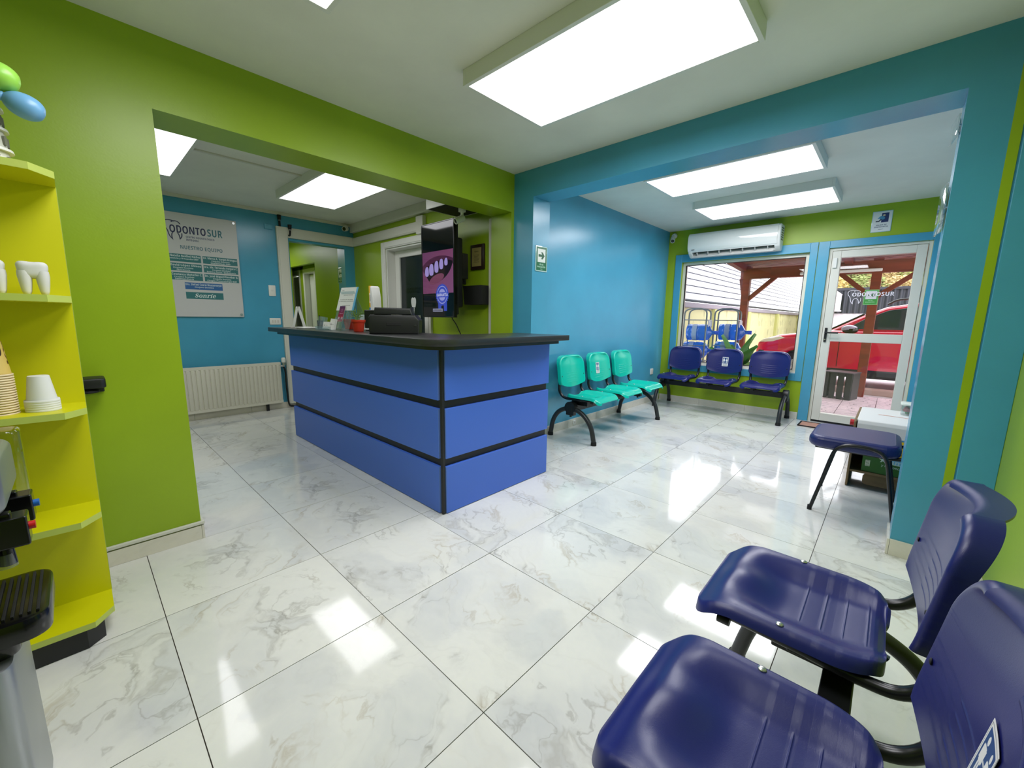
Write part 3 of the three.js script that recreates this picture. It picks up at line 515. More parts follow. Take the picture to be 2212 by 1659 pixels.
// ================================================================ reception counter
{
  const o = thing('reception_counter', 'blue panelled L-shaped reception counter with black top', 'counter');
  const X0 = -3.4775, X1 = -1.0865, Z0 = -0.679, Z1 = -1.679, t = 0.02, D = 0.36;
  obj('carcass', [B(X0 + 0.004, X1 - t, 0.002, 1.006, Z0 - D, Z0 - t), B(X1 - D, X1 - t, 0.002, 1.006, Z1 + 0.004, Z0 - D)], M.black, o);
  obj('corner_post', B(X1 - 0.026, X1 - 0.006, 0.002, 1.006, Z0 - 0.026, Z0 - 0.006, 0.003), M.black, o);
  for (const [y0, y1] of [[0.004, 0.3], [0.35, 0.655], [0.705, 1.004]]) {
    const a = obj('panel', B(X0, X1 - 0.036, y0, y1, Z0 - t, Z0, 0.0018), M.counterBlue, o); obj('edge_band', B(X1 - 0.036, X1 - 0.0345, y0 + 0.001, y1 - 0.001, Z0 - t + 0.001, Z0 - 0.001), M.counterEdge, a);
    const b = obj('panel', B(X1 - t, X1, y0, y1, Z1, Z0 - 0.03, 0.0018), M.counterBlue, o); obj('edge_band', B(X1 - t + 0.001, X1 - 0.001, y0 + 0.001, y1 - 0.001, Z0 - 0.03, Z0 - 0.0285), M.counterEdge, b);
  }
  obj('end_panel', B(X0, X0 + 0.018, 0.004, 0.998, Z0 - D, Z0 - t - 0.001, 0.002), M.counterBlue, o);
  const arc = (cx, cz, r, a0, n = 10) => steps(0, 90, n).map((q) => [cx + r * Math.cos((a0 + q) * Math.PI / 180), cz + r * Math.sin((a0 + q) * Math.PI / 180)]);
  const top = (x0, x1, z0, z1, d, y0, y1, r, bev) => extrude([[x0, -(z0 - d)], [x0, -z0], [x1 - r, -z0], ...arc(x1 - r, -(z0 - r), r, -90), [x1, -z1], [x1 - d, -z1], [x1 - d, -(z0 - d)]], y1 - y0, bev, 2).rotateX(-Math.PI / 2).translate(0, y0, 0);
  const grain = dataTex(256, (u, v) => { const k = 42 + 10 * fbm(u * 4, v * 90, 4, 3); return [k, k + 1, k + 2]; }); const cm = mat('#ffffff', 0.3, { map: grain });
  obj('counter_top', metric(top(-3.67, -0.972, -0.562, -1.765, 0.52, 1.028, 1.066, 0.16, 0.002)), cm, o);
  obj('top_core', metric(top(-3.52, -1.0, -0.595, -1.675, 0.47, 1.006, 1.028, 0.13, 0)), cm, o);
}
const CT = 1.0665;
// --- things on the counter
{
  const o = thing('desk_calendar', 'folded desk calendar standing like a tent on the counter', 'calendar', [-3.5, CT, -0.79], 1.2);
  for (const k of [-1, 1]) obj('page_block', B(-0.011, 0.011, 0, 0.2, -0.07, 0.07, 0.001).rotateZ(k * 0.22).translate(k * 0.048, 0.004, 0), M.paper, o);
  obj('spiral', steps(-0.06, 0.06, 8).map((z) => new THREE.TorusGeometry(0.01, 0.0016, 6, 14).translate(0, 0.192, z)), M.black, o);
  obj('base', B(-0.072, 0.072, 0, 0.004, -0.07, 0.07), M.pink, o);
}
{
  const o = thing('leaflet_stand', 'clear acrylic stand with white notice and red leaflet on the counter', 'stand', [-2.62, CT, -0.8], 0.12);
  const notice = canvasTex(360, 460, (c) => { c.fillStyle = '#ecedeb'; c.fillRect(0, 0, 360, 460); c.fillStyle = '#62b7e6'; c.fillRect(330, 0, 30, 460); c.fillStyle = '#4a4a4c'; c.font = 'bold 20px sans-serif'; c.fillText('≡', 34, 70); c.fillRect(34, 56, 46, 8); c.font = 'bold 22px sans-serif'; c.fillText('Estimado Paciente', 90, 160); c.font = 'bold 19px sans-serif'; c.fillText('Se atenderá sólo, días hábiles', 36, 250); c.fillText('se solicita avisar con anticipación', 24, 284, 300); c.fillText('La Administración', 110, 366); });
  const red = canvasTex(128, 260, (c) => { const g = c.createLinearGradient(0, 0, 0, 260); g.addColorStop(0, '#4a1456'); g.addColorStop(1, '#cf1230'); c.fillStyle = g; c.fillRect(0, 0, 128, 260); c.strokeStyle = '#d9a0c8'; c.lineWidth = 4; c.beginPath(); c.arc(64, 70, 20, 0, 7); c.stroke(); c.fillStyle = '#e6c0d2'; c.font = 'bold 18px sans-serif'; c.fillText('Síguenos', 24, 128); c.fillRect(14, 180, 26, 40); c.fillRect(86, 180, 26, 40); });
  const lean = (g) => g.rotateX(-0.3);
  obj('back_plate', lean(B(-0.12, 0.12, 0, 0.375, -0.003, 0)), M.acrylic, o);
  obj('rear_leg', B(-0.1, 0.1, 0, 0.34, -0.0015, 0.0015).rotateX(0.42).translate(0, 0.012, -0.22), M.acrylic, o);
  obj('notice_sheet', lean(B(-0.125, 0.125, 0.17, 0.372, 0.0005, 0.003)), [mat('#5fb6e4', 0.6), M.paper, M.paper, M.paper, mat('#ffffff', 0.55, { map: notice }), M.paper], o);
  obj('red_leaflet', lean(B(-0.06, 0.02, 0.07, 0.205, 0.012, 0.0135)), [M.paper, M.paper, M.paper, M.paper, mat('#ffffff', 0.45, { map: red }), M.paper], o);
  obj('pocket', lean(B(-0.065, 0.065, 0.004, 0.1, 0.03, 0.033)), M.acrylic, o);
  obj('foot_plate', B(-0.12, 0.12, 0, 0.004, 0, 0.05), M.acrylic, o);
}
{
  const o = thing('card_holder', 'clear plastic holder of white business cards in front of the stand', 'card holder', [-2.74, CT, -0.735], 0.12);
  for (const [x, h] of [[-0.1, 0.11], [-0.06, 0.11]]) obj('divider', B(x - 0.0015, x + 0.0015, 0, h, -0.03, 0.03).rotateX(-0.2), M.acrylic, o);
  obj('tray', [B(-0.11, 0.13, 0, 0.006, -0.04, 0.04, 0.002), B(-0.11, 0.13, 0, 0.03, 0.035, 0.038)], M.acrylic, o);
  const card = canvasTex(200, 120, (c) => { c.fillStyle = '#eeedec'; c.fillRect(0, 0, 200, 120); c.fillStyle = '#555'; c.fillRect(24, 56, 50, 9); c.fillStyle = '#aaa'; c.fillRect(96, 58, 60, 5); });
  const cmats = [M.paper, M.paper, M.paper, M.paper, mat('#ffffff', 0.5, { map: card }), M.paper];
  obj('card_stack', B(-0.035, 0.055, 0.006, 0.065, -0.004, 0.018).rotateX(-0.25), cmats, o); obj('card_stack', B(0.04, 0.11, 0.006, 0.1, -0.014, 0.004).rotateX(-0.25).rotateZ(-0.06), cmats, o);
}
function pottedPlant(name, label, pos, s, n) {
  const o = thing(name, label, 'plant', pos); o.scale.setScalar(s);
  obj('pot', lathe([[0, 0], [0.034, 0], [0.036, 0.003], [0.046, 0.07], [0.051, 0.071], [0.053, 0.09], [0.049, 0.09], [0.045, 0.072], [0.044, 0.078], [0, 0.078]]), mat('#c2361f', 0.45), o);
  obj('soil', cyl(0.044, 0.044, 0.004, 0, 0.079, 0, 18), mat('#2c2119', 0.95), o);
  for (let i = 0; i < n; i++) {
    const a = rr(0, 6.28), l = rr(0.05, 0.12), r = rr(0.01, 0.03), tx = Math.cos(a) * (r + 0.025), tz = Math.sin(a) * (r + 0.02);
    const st = obj('stem', tube([[Math.cos(a) * r, 0.078, Math.sin(a) * r], [Math.cos(a) * r * 1.2, 0.078 + l * 0.5, Math.sin(a) * r * 1.2], [tx, 0.078 + l, tz]], 0.0022, 10, 6), mat('#7d9a34', 0.6), o);
    for (let k = 0; k < 5; k++) obj('leaf', ball(0.009, tx * (0.7 + 0.1 * k) + rr(-0.012, 0.012), 0.078 + l * (0.45 + 0.13 * k), tz * (0.7 + 0.1 * k) + rr(-0.012, 0.012), 1, 0.35, 0.5, 8).clone(), mat('#5f8a24', 0.55), st);
  }
  return o;
}
pottedPlant('potted_succulent', 'small green succulent in a red pot beside the printer', [-2.235, CT, -0.77], 1.0, 6);
pottedPlant('potted_succulent', 'small red potted succulent half hidden behind the acrylic stand', [-2.83, CT, -0.98], 1.0, 4);
{
  const o = thing('printer', 'black desktop printer with paper slot on the counter', 'printer', [-1.84, CT, -0.86], 0.88);
  obj('body', extrude([[-0.165, 0], [0.165, 0], [0.17, 0.095], [0.14, 0.13], [-0.155, 0.13], [-0.17, 0.11]], 0.26, 0.008, 3).translate(0, 0, -0.13), M.black, o);
  obj('scanner_lid', extrude([[-0.14, 0.132], [0.12, 0.132], [0.108, 0.176], [-0.13, 0.18]], 0.2, 0.008, 3).translate(0, 0, -0.1), mat('#232427', 0.4), o);
  obj('paper_support', B(0.112, 0.12, 0.132, 0.185, -0.07, 0.07).rotateZ(0.02), M.legGrey, o);
  obj('slot', B(-0.05, 0.05, 0.055, 0.078, 0.125, 0.1315, 0.004), M.rubber, o);
  obj('side_button', cyl(0.007, 0.007, 0.006, 0.145, 0.06, 0.131, 12, 'z'), M.legGrey, o);
}
{
  const o = thing('monitor', 'dark back of a computer monitor standing behind the printer', 'monitor', [-2.34, CT, -0.99], 0.3);
  obj('shell', B(-0.13, 0.13, 0.02, 0.17, -0.02, 0.02, 0.008), M.black, o); obj('stand', [B(-0.08, 0.08, 0, 0.01, -0.06, 0.06, 0.003), B(-0.02, 0.02, 0.01, 0.05, -0.01, 0.01)], M.black, o);
}
{
  const o = thing('pen_holder', 'small black pen holder on the counter near the calendar', 'pen holder', [-3.02, CT, -0.8]);
  obj('cup', lathe([[0, 0], [0.024, 0], [0.026, 0.075], [0.023, 0.075], [0.022, 0.004], [0, 0.004]], 18), M.black, o);
  for (let i = 0; i < 3; i++) obj('pen', cyl(0.0035, 0.0035, 0.11, (i - 1) * 0.008, 0.065, 0.004 * i, 8), M.blackGloss, o);
}
tag(obj('white_tray', [B(-3.36, -3.15, CT, CT + 0.01, -0.83, -0.7, 0.003)], M.paper), 'flat white tray with papers beside the desk calendar', 'tray');
// --- low back cabinet with an upright file box, and the chair behind the counter
{
  const o = thing('back_cabinet', 'low white cabinet standing behind the counter', 'cabinet', [-3.45, 0, -1.75]);
  obj('body', B(-0.35, 0.35, 0, 1.2, -0.18, 0.18, 0.003), M.white, o);
  for (const k of [-1, 1]) { const d = obj('cabinet_door', B(k > 0 ? 0.003 : -0.348, k > 0 ? 0.348 : -0.003, 0.05, 1.19, 0.181, 0.198, 0.003), M.white, o); obj('knob', ball(0.012, k * 0.04, 0.7, 0.205), M.chrome, d); }
}
{
  const o = thing('file_box', 'white cardboard file box with yellow and blue spine', 'file box', [-3.45, 1.201, -1.62], 0);
  obj('box', extrude([[0, 0], [0.14, 0], [0.13, 0.18], [0.07, 0.29], [0, 0.31]], 0.09, 0.002, 1).rotateY(-0.3), M.paper, o);
  const sp = canvasTex(64, 320, (c) => { c.fillStyle = '#e2ac14'; c.fillRect(0, 0, 64, 240); c.fillStyle = '#1f74c4'; c.fillRect(0, 240, 64, 80); c.fillStyle = '#ece9dc'; c.fillRect(12, 80, 40, 110); c.fillStyle = '#222'; c.fillRect(24, 100, 16, 70); });
  obj('spine', new THREE.BoxGeometry(0.045, 0.31, 0.006).translate(-0.018, 0.156, 0.087), mat('#ffffff', 0.5, { map: sp }), o);
}
{
  const o = thing('office_chair', 'green backed office chair just showing over the counter', 'chair', [-2.62, 0, -1.3]);
  obj('backrest', extrude(roundedRect(-0.21, 0.62, 0.21, 1.036, 0.1, 8), 0.06, 0.02, 3).translate(0, 0, -0.25), mat('#4f7a1e', 0.8), o);
  obj('seat', extrude(roundedRect(-0.23, -0.22, 0.23, 0.22, 0.08), 0.07, 0.02, 3).rotateX(Math.PI / 2).translate(0, 0.5, 0), mat('#2a2a2c', 0.8), o);
  obj('gas_column', [cyl(0.025, 0.025, 0.36, 0, 0.26, 0), B(-0.02, 0.02, 0.4, 0.7, -0.27, -0.25)], M.black, o);
  obj('star_base', steps(0, 4, 4).map((i) => B(0, 0.28, 0.05, 0.08, -0.02, 0.02, 0.006).rotateY(i * 1.2566)), M.black, o);
  for (let i = 0; i < 5; i++) obj('caster', cyl(0.025, 0.025, 0.02, 0.27 * Math.cos(i * 1.2566), 0.025, -0.27 * Math.sin(i * 1.2566), 14, 'z'), M.rubber, o);
}

// ================================================================ television, plaque, wall boxes in the reception
{
  const scr = canvasTex(600, 1030, (c, w, h) => {
    c.fillStyle = '#050506'; c.fillRect(0, 0, w, h);
    const y0 = 300, y1 = 770; c.save(); c.beginPath(); c.rect(0, y0, w, y1 - y0); c.clip();
    const g = c.createLinearGradient(0, y0, w, y1); g.addColorStop(0, '#6a3a62'); g.addColorStop(0.5, '#7d4468'); g.addColorStop(1, '#84507a'); c.fillStyle = g; c.fillRect(0, y0, w, y1 - y0);
    c.fillStyle = '#4c2140'; c.beginPath(); c.moveTo(-20, 470); c.bezierCurveTo(150, 330, 430, 330, 620, 410); c.lineTo(620, 470); c.bezierCurveTo(420, 390, 200, 420, 30, 540); c.fill();
    c.fillStyle = '#1b0a14'; c.beginPath(); c.moveTo(30, 500); c.bezierCurveTo(200, 400, 430, 380, 590, 430); c.bezierCurveTo(560, 560, 400, 640, 240, 660); c.bezierCurveTo(140, 670, 90, 600, 30, 500); c.fill();
    c.fillStyle = '#79415d'; c.beginPath(); c.ellipse(280, 610, 150, 50, -0.25, 0, 7); c.fill();
    c.fillStyle = '#a596d8'; for (const [x, y, w, h] of [[88, 470, 84, 100], [180, 440, 94, 122], [282, 415, 84, 120], [376, 398, 80, 104], [466, 394, 66, 74]]) { c.beginPath(); c.moveTo(x - w * 0.36, y + 14); c.bezierCurveTo(x - w * 0.2, y - 10, x + w * 0.2, y - 12, x + w * 0.36, y + 8); c.bezierCurveTo(x + w * 0.52, y + h * 0.5, x + w * 0.5, y + h * 0.9, x + w * 0.3, y + h); c.bezierCurveTo(x, y + h * 1.08, x - w * 0.3, y + h * 1.05, x - w * 0.42, y + h * 0.9); c.bezierCurveTo(x - w * 0.54, y + h * 0.6, x - w * 0.5, y + h * 0.3, x - w * 0.36, y + 14); c.fill(); }
    c.restore();
    c.save(); c.translate(385, 790); c.fillStyle = '#3c4fc0'; c.fillRect(-80, 60, 60, 120); c.fillRect(30, 60, 60, 120); c.beginPath(); for (let i = 0; i < 56; i++) { const a = i / 56 * 6.283, r = i % 2 ? 128 : 114; c.lineTo(r * Math.cos(a), r * Math.sin(a)); } c.fill();
    c.fillStyle = '#9aa0e0'; c.beginPath(); c.arc(0, 0, 100, 0, 7); c.fill(); c.fillStyle = '#3c4fc0'; c.beginPath(); c.arc(0, 0, 90, 0, 7); c.fill(); c.fillStyle = '#9aa0e0'; c.beginPath(); c.arc(0, 0, 66, 0, 7); c.fill();
    c.fillStyle = '#3c4fc0'; c.fillRect(-118, -28, 236, 56); c.fillStyle = '#d2d6f4'; c.font = 'bold 44px sans-serif'; c.textAlign = 'center'; c.fillText('GARANTÍA', 0, 16, 216); c.restore();
    c.fillStyle = '#8b8ea8'; c.fillRect(196, 944, 196, 36); c.fillStyle = '#22242e'; c.font = 'bold 26px sans-serif'; c.fillText('profesionales', 204, 970, 180);
  });
  const o = thing('television', 'tall portrait television showing a smiling mouth on the green wall', 'television', [-2.605, 1.64, -1.8]);
  obj('screen', B(-0.245, 0.252, -0.446, 0.446, -0.004, 0.004), [M.blackGloss, M.blackGloss, M.blackGloss, M.blackGloss, new THREE.MeshPhysicalMaterial({ color: '#060607', roughness: 0.06, emissive: '#ffffff', emissiveMap: scr, emissiveIntensity: 0.55 }), M.blackGloss], o);
  obj('bezel', [B(-0.258, -0.245, -0.458, 0.458, -0.03, 0.007, 0.003), B(0.252, 0.265, -0.458, 0.458, -0.03, 0.007, 0.003), B(-0.245, 0.252, 0.446, 0.458, -0.03, 0.007, 0.003), B(-0.245, 0.252, -0.458, -0.446, -0.03, 0.007, 0.003)], M.blackGloss, o);
  obj('rear_housing', [B(-0.248, 0.255, -0.43, 0.43, -0.06, -0.028, 0.01), B(-0.2, 0.24, -0.36, 0.3, -0.13, -0.055, 0.02)], M.black, o);
  obj('wall_bracket', [B(-0.12, 0.12, -0.12, 0.12, -0.268, -0.25, 0.004), B(-0.03, 0.03, -0.05, 0.05, -0.255, -0.12, 0.004), B(0.2, 0.23, -0.08, 0.16, -0.2, -0.12, 0.004)], M.black, o);
  obj('power_cable', tube([[0.1, -0.38, -0.09], [0.095, -0.46, -0.1], [0.11, -0.56, -0.16], [0.125, -0.8, -0.25], [0.12, -1.2, -0.255]], 0.005, 40, 8), M.black, o);
}
{
  const o = thing('wall_box', 'white box with black underside fixed above the television', 'box', [-2.38, 2.18, -1.86]);
  obj('casing', [B(-0.2, -0.19, 0, 0.14, -0.2, 0.2, 0.002), B(0.19, 0.2, 0, 0.14, -0.2, 0.2, 0.002), B(-0.19, 0.19, 0, 0.14, 0.19, 0.2, 0.002), B(-0.19, 0.19, 0, 0.14, -0.2, -0.19, 0.002), B(-0.2, 0.2, 0.14, 0.15, -0.2, 0.2)], M.white, o);
  obj('underside', B(-0.19, 0.19, 0.002, 0.008, -0.19, 0.19), M.rubber, o);
}
function bulletCamera(label, pos, aim, wall) {       // wall: direction from camera to what carries it
  const o = thing('security_camera', label, 'camera', pos);
  const d = V(...aim).normalize(), q = new THREE.Quaternion().setFromUnitVectors(V(0, 0, 1), d), w = V(...wall).normalize(), qw = new THREE.Quaternion().setFromUnitVectors(V(0, 1, 0), w);
  const at = (g, quat, p) => g.applyQuaternion(quat).translate(p.x, p.y, p.z);
  obj('mount', at(cyl(0.034, 0.034, 0.035, 0, 0.055, 0, 24), qw, V(0, 0, 0)), M.white, o);
  obj('joint', [at(cyl(0.014, 0.014, 0.05, 0, 0.02, 0, 14), qw, V(0, 0, 0)), ball(0.019, 0, 0, 0)], M.white, o);
  const b = obj('barrel', at(lathe([[0, -0.05], [0.026, -0.05], [0.029, -0.044], [0.03, 0.045], [0.027, 0.05], [0.024, 0.046], [0.024, 0.03], [0, 0.03]], 24).rotateX(Math.PI / 2), q, d.clone().multiplyScalar(0.03).add(V(0, -0.02, 0))), M.white, o);
  obj('lens', at(cyl(0.0235, 0.0235, 0.006, 0, 0.036, 0, 24).rotateX(Math.PI / 2), q, d.clone().multiplyScalar(0.03).add(V(0, -0.02, 0))), M.blackGloss, b);
  return o;
}
bulletCamera('white bullet camera hanging under the box above the television', [-2.26, 2.105, -1.83], [-0.25, -0.5, 1], [0, 1, 0]);
bulletCamera('white bullet camera in the corner above the corridor doorway', [-4.79, 2.36, -1.93], [0.75, -0.22, 0.8], [-1, 0.1, -0.3]);
bulletCamera('white bullet camera in the corner beside the air conditioner', [-1.655, 2.33, -5.16], [0.35, -0.65, 0.9], [0, 0.45, -1]);
{
  const tx = canvasTex(160, 200, (c) => { c.fillStyle = '#b6a669'; c.fillRect(0, 0, 160, 200); c.fillStyle = '#3c3722'; c.font = 'bold 18px sans-serif'; c.textAlign = 'center'; c.fillText('Diploma', 80, 46); for (let i = 0; i < 7; i++) c.fillRect(30 + (i % 3) * 6, 76 + i * 13, 100 - (i % 3) * 12, 3); });
  const o = thing('wall_plaque', 'dark wooden award plaque with gold plate on the green wall', 'plaque', [-2.3, 1.77, RZ + 0.001]);
  obj('board', extrude(roundedRect(-0.098, -0.12, 0.098, 0.12, 0.006), 0.02, 0.005), mat('#2a1712', 0.35), o);
  obj('gold_plate', new THREE.BoxGeometry(0.13, 0.175, 0.003).translate(-0.005, 0, 0.0215), mat('#ffffff', 0.3, { map: tx, metalness: 0.3 }), o);
}
{
  const o = thing('document_tray', 'black wall-mounted document pocket below the plaque', 'wall pocket', [-2.27, 1.31, RZ + 0.001]);
  obj('pocket', extrude([[0, 0], [0.1, 0.0], [0.12, 0.18], [0, 0.18]], 0.27, 0.004, 2).rotateY(-Math.PI / 2).translate(0.14, 0, 0), M.rubber, o);
}
// --- pipe valves on top of the duct
for (const [l, y, z, x] of [['black pipe valve above the tall cable duct', 2.25, -1.125, LX + 0.03], ['black bent pipe valve at the end of the horizontal duct', 2.15, -1.222, LX + 0.055]]) {
  const o = thing('pipe_valve', l, 'valve', [x, y, z]);
  obj('stem', z < -1.2 ? tube([[0, 0, 0.012], [0, 0.01, -0.002], [0, 0.04, -0.008], [0, 0.08, -0.008]], 0.011, 20, 10) : cyl(0.012, 0.012, 0.08, 0, 0.04, 0), M.rubber, o);
  obj('collar', cyl(0.0135, 0.0135, 0.012, 0, 0.07, z < -1.2 ? -0.008 : 0), M.steelGrey, o);
  obj('head', cyl(0.017, 0.023, 0.055, 0, 0.105, z < -1.2 ? -0.008 : 0, 16), M.rubber, o);
}
tag(obj('junction_cover', B(LX, LX + 0.012, 2.2, 2.26, -1.05, -0.96, 0.003), M.blue), 'blue painted junction cover beside the tall cable duct', 'cover plate');
function plate(name, label, pos, turn, w, h, holes, cat) {
  const o = thing(name, label, cat, pos, turn);
  obj('plate', extrude(roundedRect(-w / 2, -h / 2, w / 2, h / 2, 0.008), 0.01, 0.003), M.white, o);
  for (const [x, y, a, b] of holes) obj(cat === 'switch' ? 'rocker' : 'socket', B(x - a, x + a, y - b, y + b, 0.009, 0.0115, 0.002), cat === 'switch' ? M.paper : M.pink, o);
}
plate('light_switch', 'white light switch between the team sign and cable duct', [LX + 0.0005, 1.478, -0.992], Math.PI / 2, 0.078, 0.13, [[0, 0, 0.012, 0.008]], 'switch');
plate('wall_outlet', 'white triple outlet above the radiator', [LX + 0.0005, 1.105, -1.0], Math.PI / 2, 0.125, 0.08, [[-0.03, 0, 0.009, 0.016], [0, 0, 0.009, 0.016], [0.03, 0, 0.009, 0.016]], 'outlet');
plate('wall_outlet', 'white outlet on the blue wall beyond the turquoise bench', [TX + 0.0005, 0.445, -4.93], Math.PI / 2, 0.085, 0.085, [[0, 0, 0.02, 0.02]], 'outlet');
plate('wall_outlet', 'small white plug at the skirting below the turquoise bench', [TX + 0.0115, 0.045, -2.98], Math.PI / 2, 0.05, 0.05, [[0, 0, 0.012, 0.012]], 'outlet');
// --- radiator
{
  const o = thing('radiator', 'white ribbed panel radiator under the team sign', 'radiator', [LX, 0, -0.39]);
  const x0 = 0.035, x1 = 0.085, z0 = -0.61, z1 = 0.61, y0 = 0.085, y1 = 0.6;
  obj('panel', [B(x0, x1 - 0.01, y0, y1, z0, z1, 0.008), B(x1 - 0.012, x1 - 0.004, y0, y0 + 0.035, z0, z1, 0.003), B(x1 - 0.012, x1 - 0.004, y1 - 0.035, y1, z0, z1, 0.003)], mat('#dedacb', 0.4), o);
  const n = 28, p = (z1 - z0 - 0.03) / n;
  const rib = extrude(roundedRect(-p * 0.38, y0 + 0.032, p * 0.38, y1 - 0.032, 0.012, 4), 0.012, 0.005, 2).rotateY(Math.PI / 2);
  for (let i = 0; i < n; i++) obj('rib', rib, M.radRib ??= mat('#dedacb', 0.4), o).position.set(x1 - 0.012, 0, z0 + 0.015 + p * (i + 0.5));
  obj('bracket_foot', B(x0, x0 + 0.03, 0, y0, -0.45, -0.42), M.black, o);
  obj('valve_pipe', tube([[0.06, 0.56, -0.625], [0.06, 0.5, -0.66], [0.055, 0.3, -0.665], [0.05, 0.06, -0.68], [0.05, 0.02, -0.72], [0.045, 0.018, -0.8]], 0.011, 40, 8), M.black, o);
  const v = obj('valve', [cyl(0.02, 0.02, 0.03, 0.06, 0.575, -0.65, 16), cyl(0.014, 0.014, 0.05, 0.06, 0.55, -0.63, 12, 'z')], M.chrome, o);
  obj('thermostat_knob', lathe([[0, 0], [0.022, 0], [0.026, 0.012], [0.026, 0.05], [0.018, 0.064], [0, 0.066]], 18).translate(0.06, 0.59, -0.65), M.white, v);
}
// --- team sign
{
  const W = 1000, Hh = 1536;
  const tx = canvasTex(W, Hh, (c) => {
    c.fillStyle = '#c9c8c8'; c.fillRect(0, 0, W, Hh);
    c.strokeStyle = '#2e3050'; c.lineWidth = 13; toothOutline(c, 75, 120, 215);
    c.fillStyle = '#c9c8c8'; c.fillRect(150, 165, 800, 130);
    c.font = 'bold 150px ' + FONT; c.fillStyle = '#232650'; c.fillText('ODONTO', 140, 292, 450); c.fillStyle = '#2c6b78'; c.fillText('SUR', 600, 292, 200);
    c.fillStyle = '#3e4468'; c.font = 'bold 40px ' + FONT; c.fillText('CENTRO ODONTOLÓGICO', 330, 352, 360); c.fillText('INTEGRAL', 330, 394, 160);
    c.fillStyle = '#4c7280'; c.font = 'bold 74px ' + FONT; c.fillText('NUESTRO EQUIPO', 245, 520, 540);
    const box = (x, y, w, h, col, l1, l2, l3) => { c.fillStyle = col; c.fillRect(x, y, w, h); c.fillStyle = '#d5dcdc'; c.textAlign = 'center'; c.font = 'bold 42px sans-serif'; c.fillText(l1, x + w / 2, y + 42, w - 12); c.font = 'bold 29px sans-serif'; if (l2) c.fillText(l2, x + w / 2, y + 76, w - 60); if (l3) c.fillText(l3, x + w / 2, y + 106, w - 60); c.textAlign = 'left'; };
    const t = '#2f7276';
    box(28, 600, 460, 112, t, 'Dra. Natalia Baldini Núñez', 'Ortodoncia y Ortopedia DMF'); box(512, 600, 460, 112, t, 'Dr. Marco A. Vargas Arangua', 'Cirujano Dentista', 'Implantología BMF');
    box(28, 736, 460, 112, t, 'Dr. David López Olmos', 'Cirujano Dentista', 'Periodoncia'); box(512, 736, 460, 112, t, 'Dra. Ma. Fernanda Vergara C.', 'Cirujano Dentista', 'Estética Facial / Endodoncia');
    box(28, 872, 460, 112, t, 'Dra. Constanza Mahuzier C.', 'Cirujano Dentista', 'Odontopediatría'); box(512, 872, 460, 112, t, 'Dr. José Miguel Escobar G.', 'Cirujano Dentista', 'Cirugía y Traumatología BMF');
    box(255, 1016, 480, 104, '#2a62a0', 'Dra. Stefani Caorsi Westermeyer', 'Cirujano Dentista');
    c.fillStyle = t; c.fillRect(255, 1160, 480, 104); c.fillStyle = '#dfe6e4'; c.font = 'italic bold 82px serif'; c.textAlign = 'center'; c.fillText('Sonríe', 495, 1240);
  });
  const o = thing('team_sign', 'large grey clinic sign listing the dental team on the blue wall', 'sign', [LX + 0.012, 1.693, -0.315], Math.PI / 2);
  obj('board', B(-0.352, 0.352, -0.538, 0.538, 0, 0.01, 0.001), mat('#c9c8c8', 0.4), o);
  obj('print', new THREE.PlaneGeometry(0.702, 1.074).translate(0, 0, 0.0106), mat('#ffffff', 0.38, { map: tx }), o);
  for (const [x, y] of [[-0.325, 0.51], [0.325, 0.51], [-0.325, -0.51], [0.325, -0.51]]) obj('standoff', [cyl(0.013, 0.013, 0.014, x, y, 0.016, 18, 'z'), cyl(0.006, 0.006, 0.012, x, y, -0.006, 10, 'z')], M.chrome, o);
}
// --- evacuation signs
function arrowSign(label, pos, turn, left, dark) {
  const tx = canvasTex(240, 340, (c) => {
    c.fillStyle = '#0d6a41'; c.fillRect(0, 0, 240, 340); c.fillStyle = '#e6ebe4'; c.fillRect(28, 26, 184, 194); c.fillStyle = '#0d5a38'; c.save(); c.translate(120, 124); if (left) c.scale(-1, 1);
    c.beginPath(); for (const p of [[-72, -18], [10, -18], [-10, -52], [26, -52], [72, 0], [26, 52], [-10, 52], [10, 18], [-72, 18]]) c.lineTo(...p); c.fill(); c.restore();
    c.fillStyle = '#bfe0cc'; c.font = 'bold 30px sans-serif'; c.textAlign = 'center'; c.fillText('VÍA DE', 120, 264); c.fillText('EVACUACIÓN', 120, 298, 200); c.fillRect(95, 316, 50, 5);
  });
  const o = thing('arrow_sign', label, 'sign', pos, turn);
  obj('acrylic_plate', extrude(roundedRect(-0.08, -0.108, 0.08, 0.108, 0.006), 0.006, 0.001), mat('#bfdfdc', 0.1), o);
  obj('print', new THREE.PlaneGeometry(0.142, 0.198).translate(0, 0, 0.0066), mat('#ffffff', 0.3, { map: tx }), o);
}
arrowSign('green evacuation sign with right arrow on the blue jamb', [-1.5845, 1.703, -2.163], Math.PI / 2, false);
arrowSign('dark green sign with left arrow inside the corridor', [-5.07, 1.75, -1.9495], 0, true);
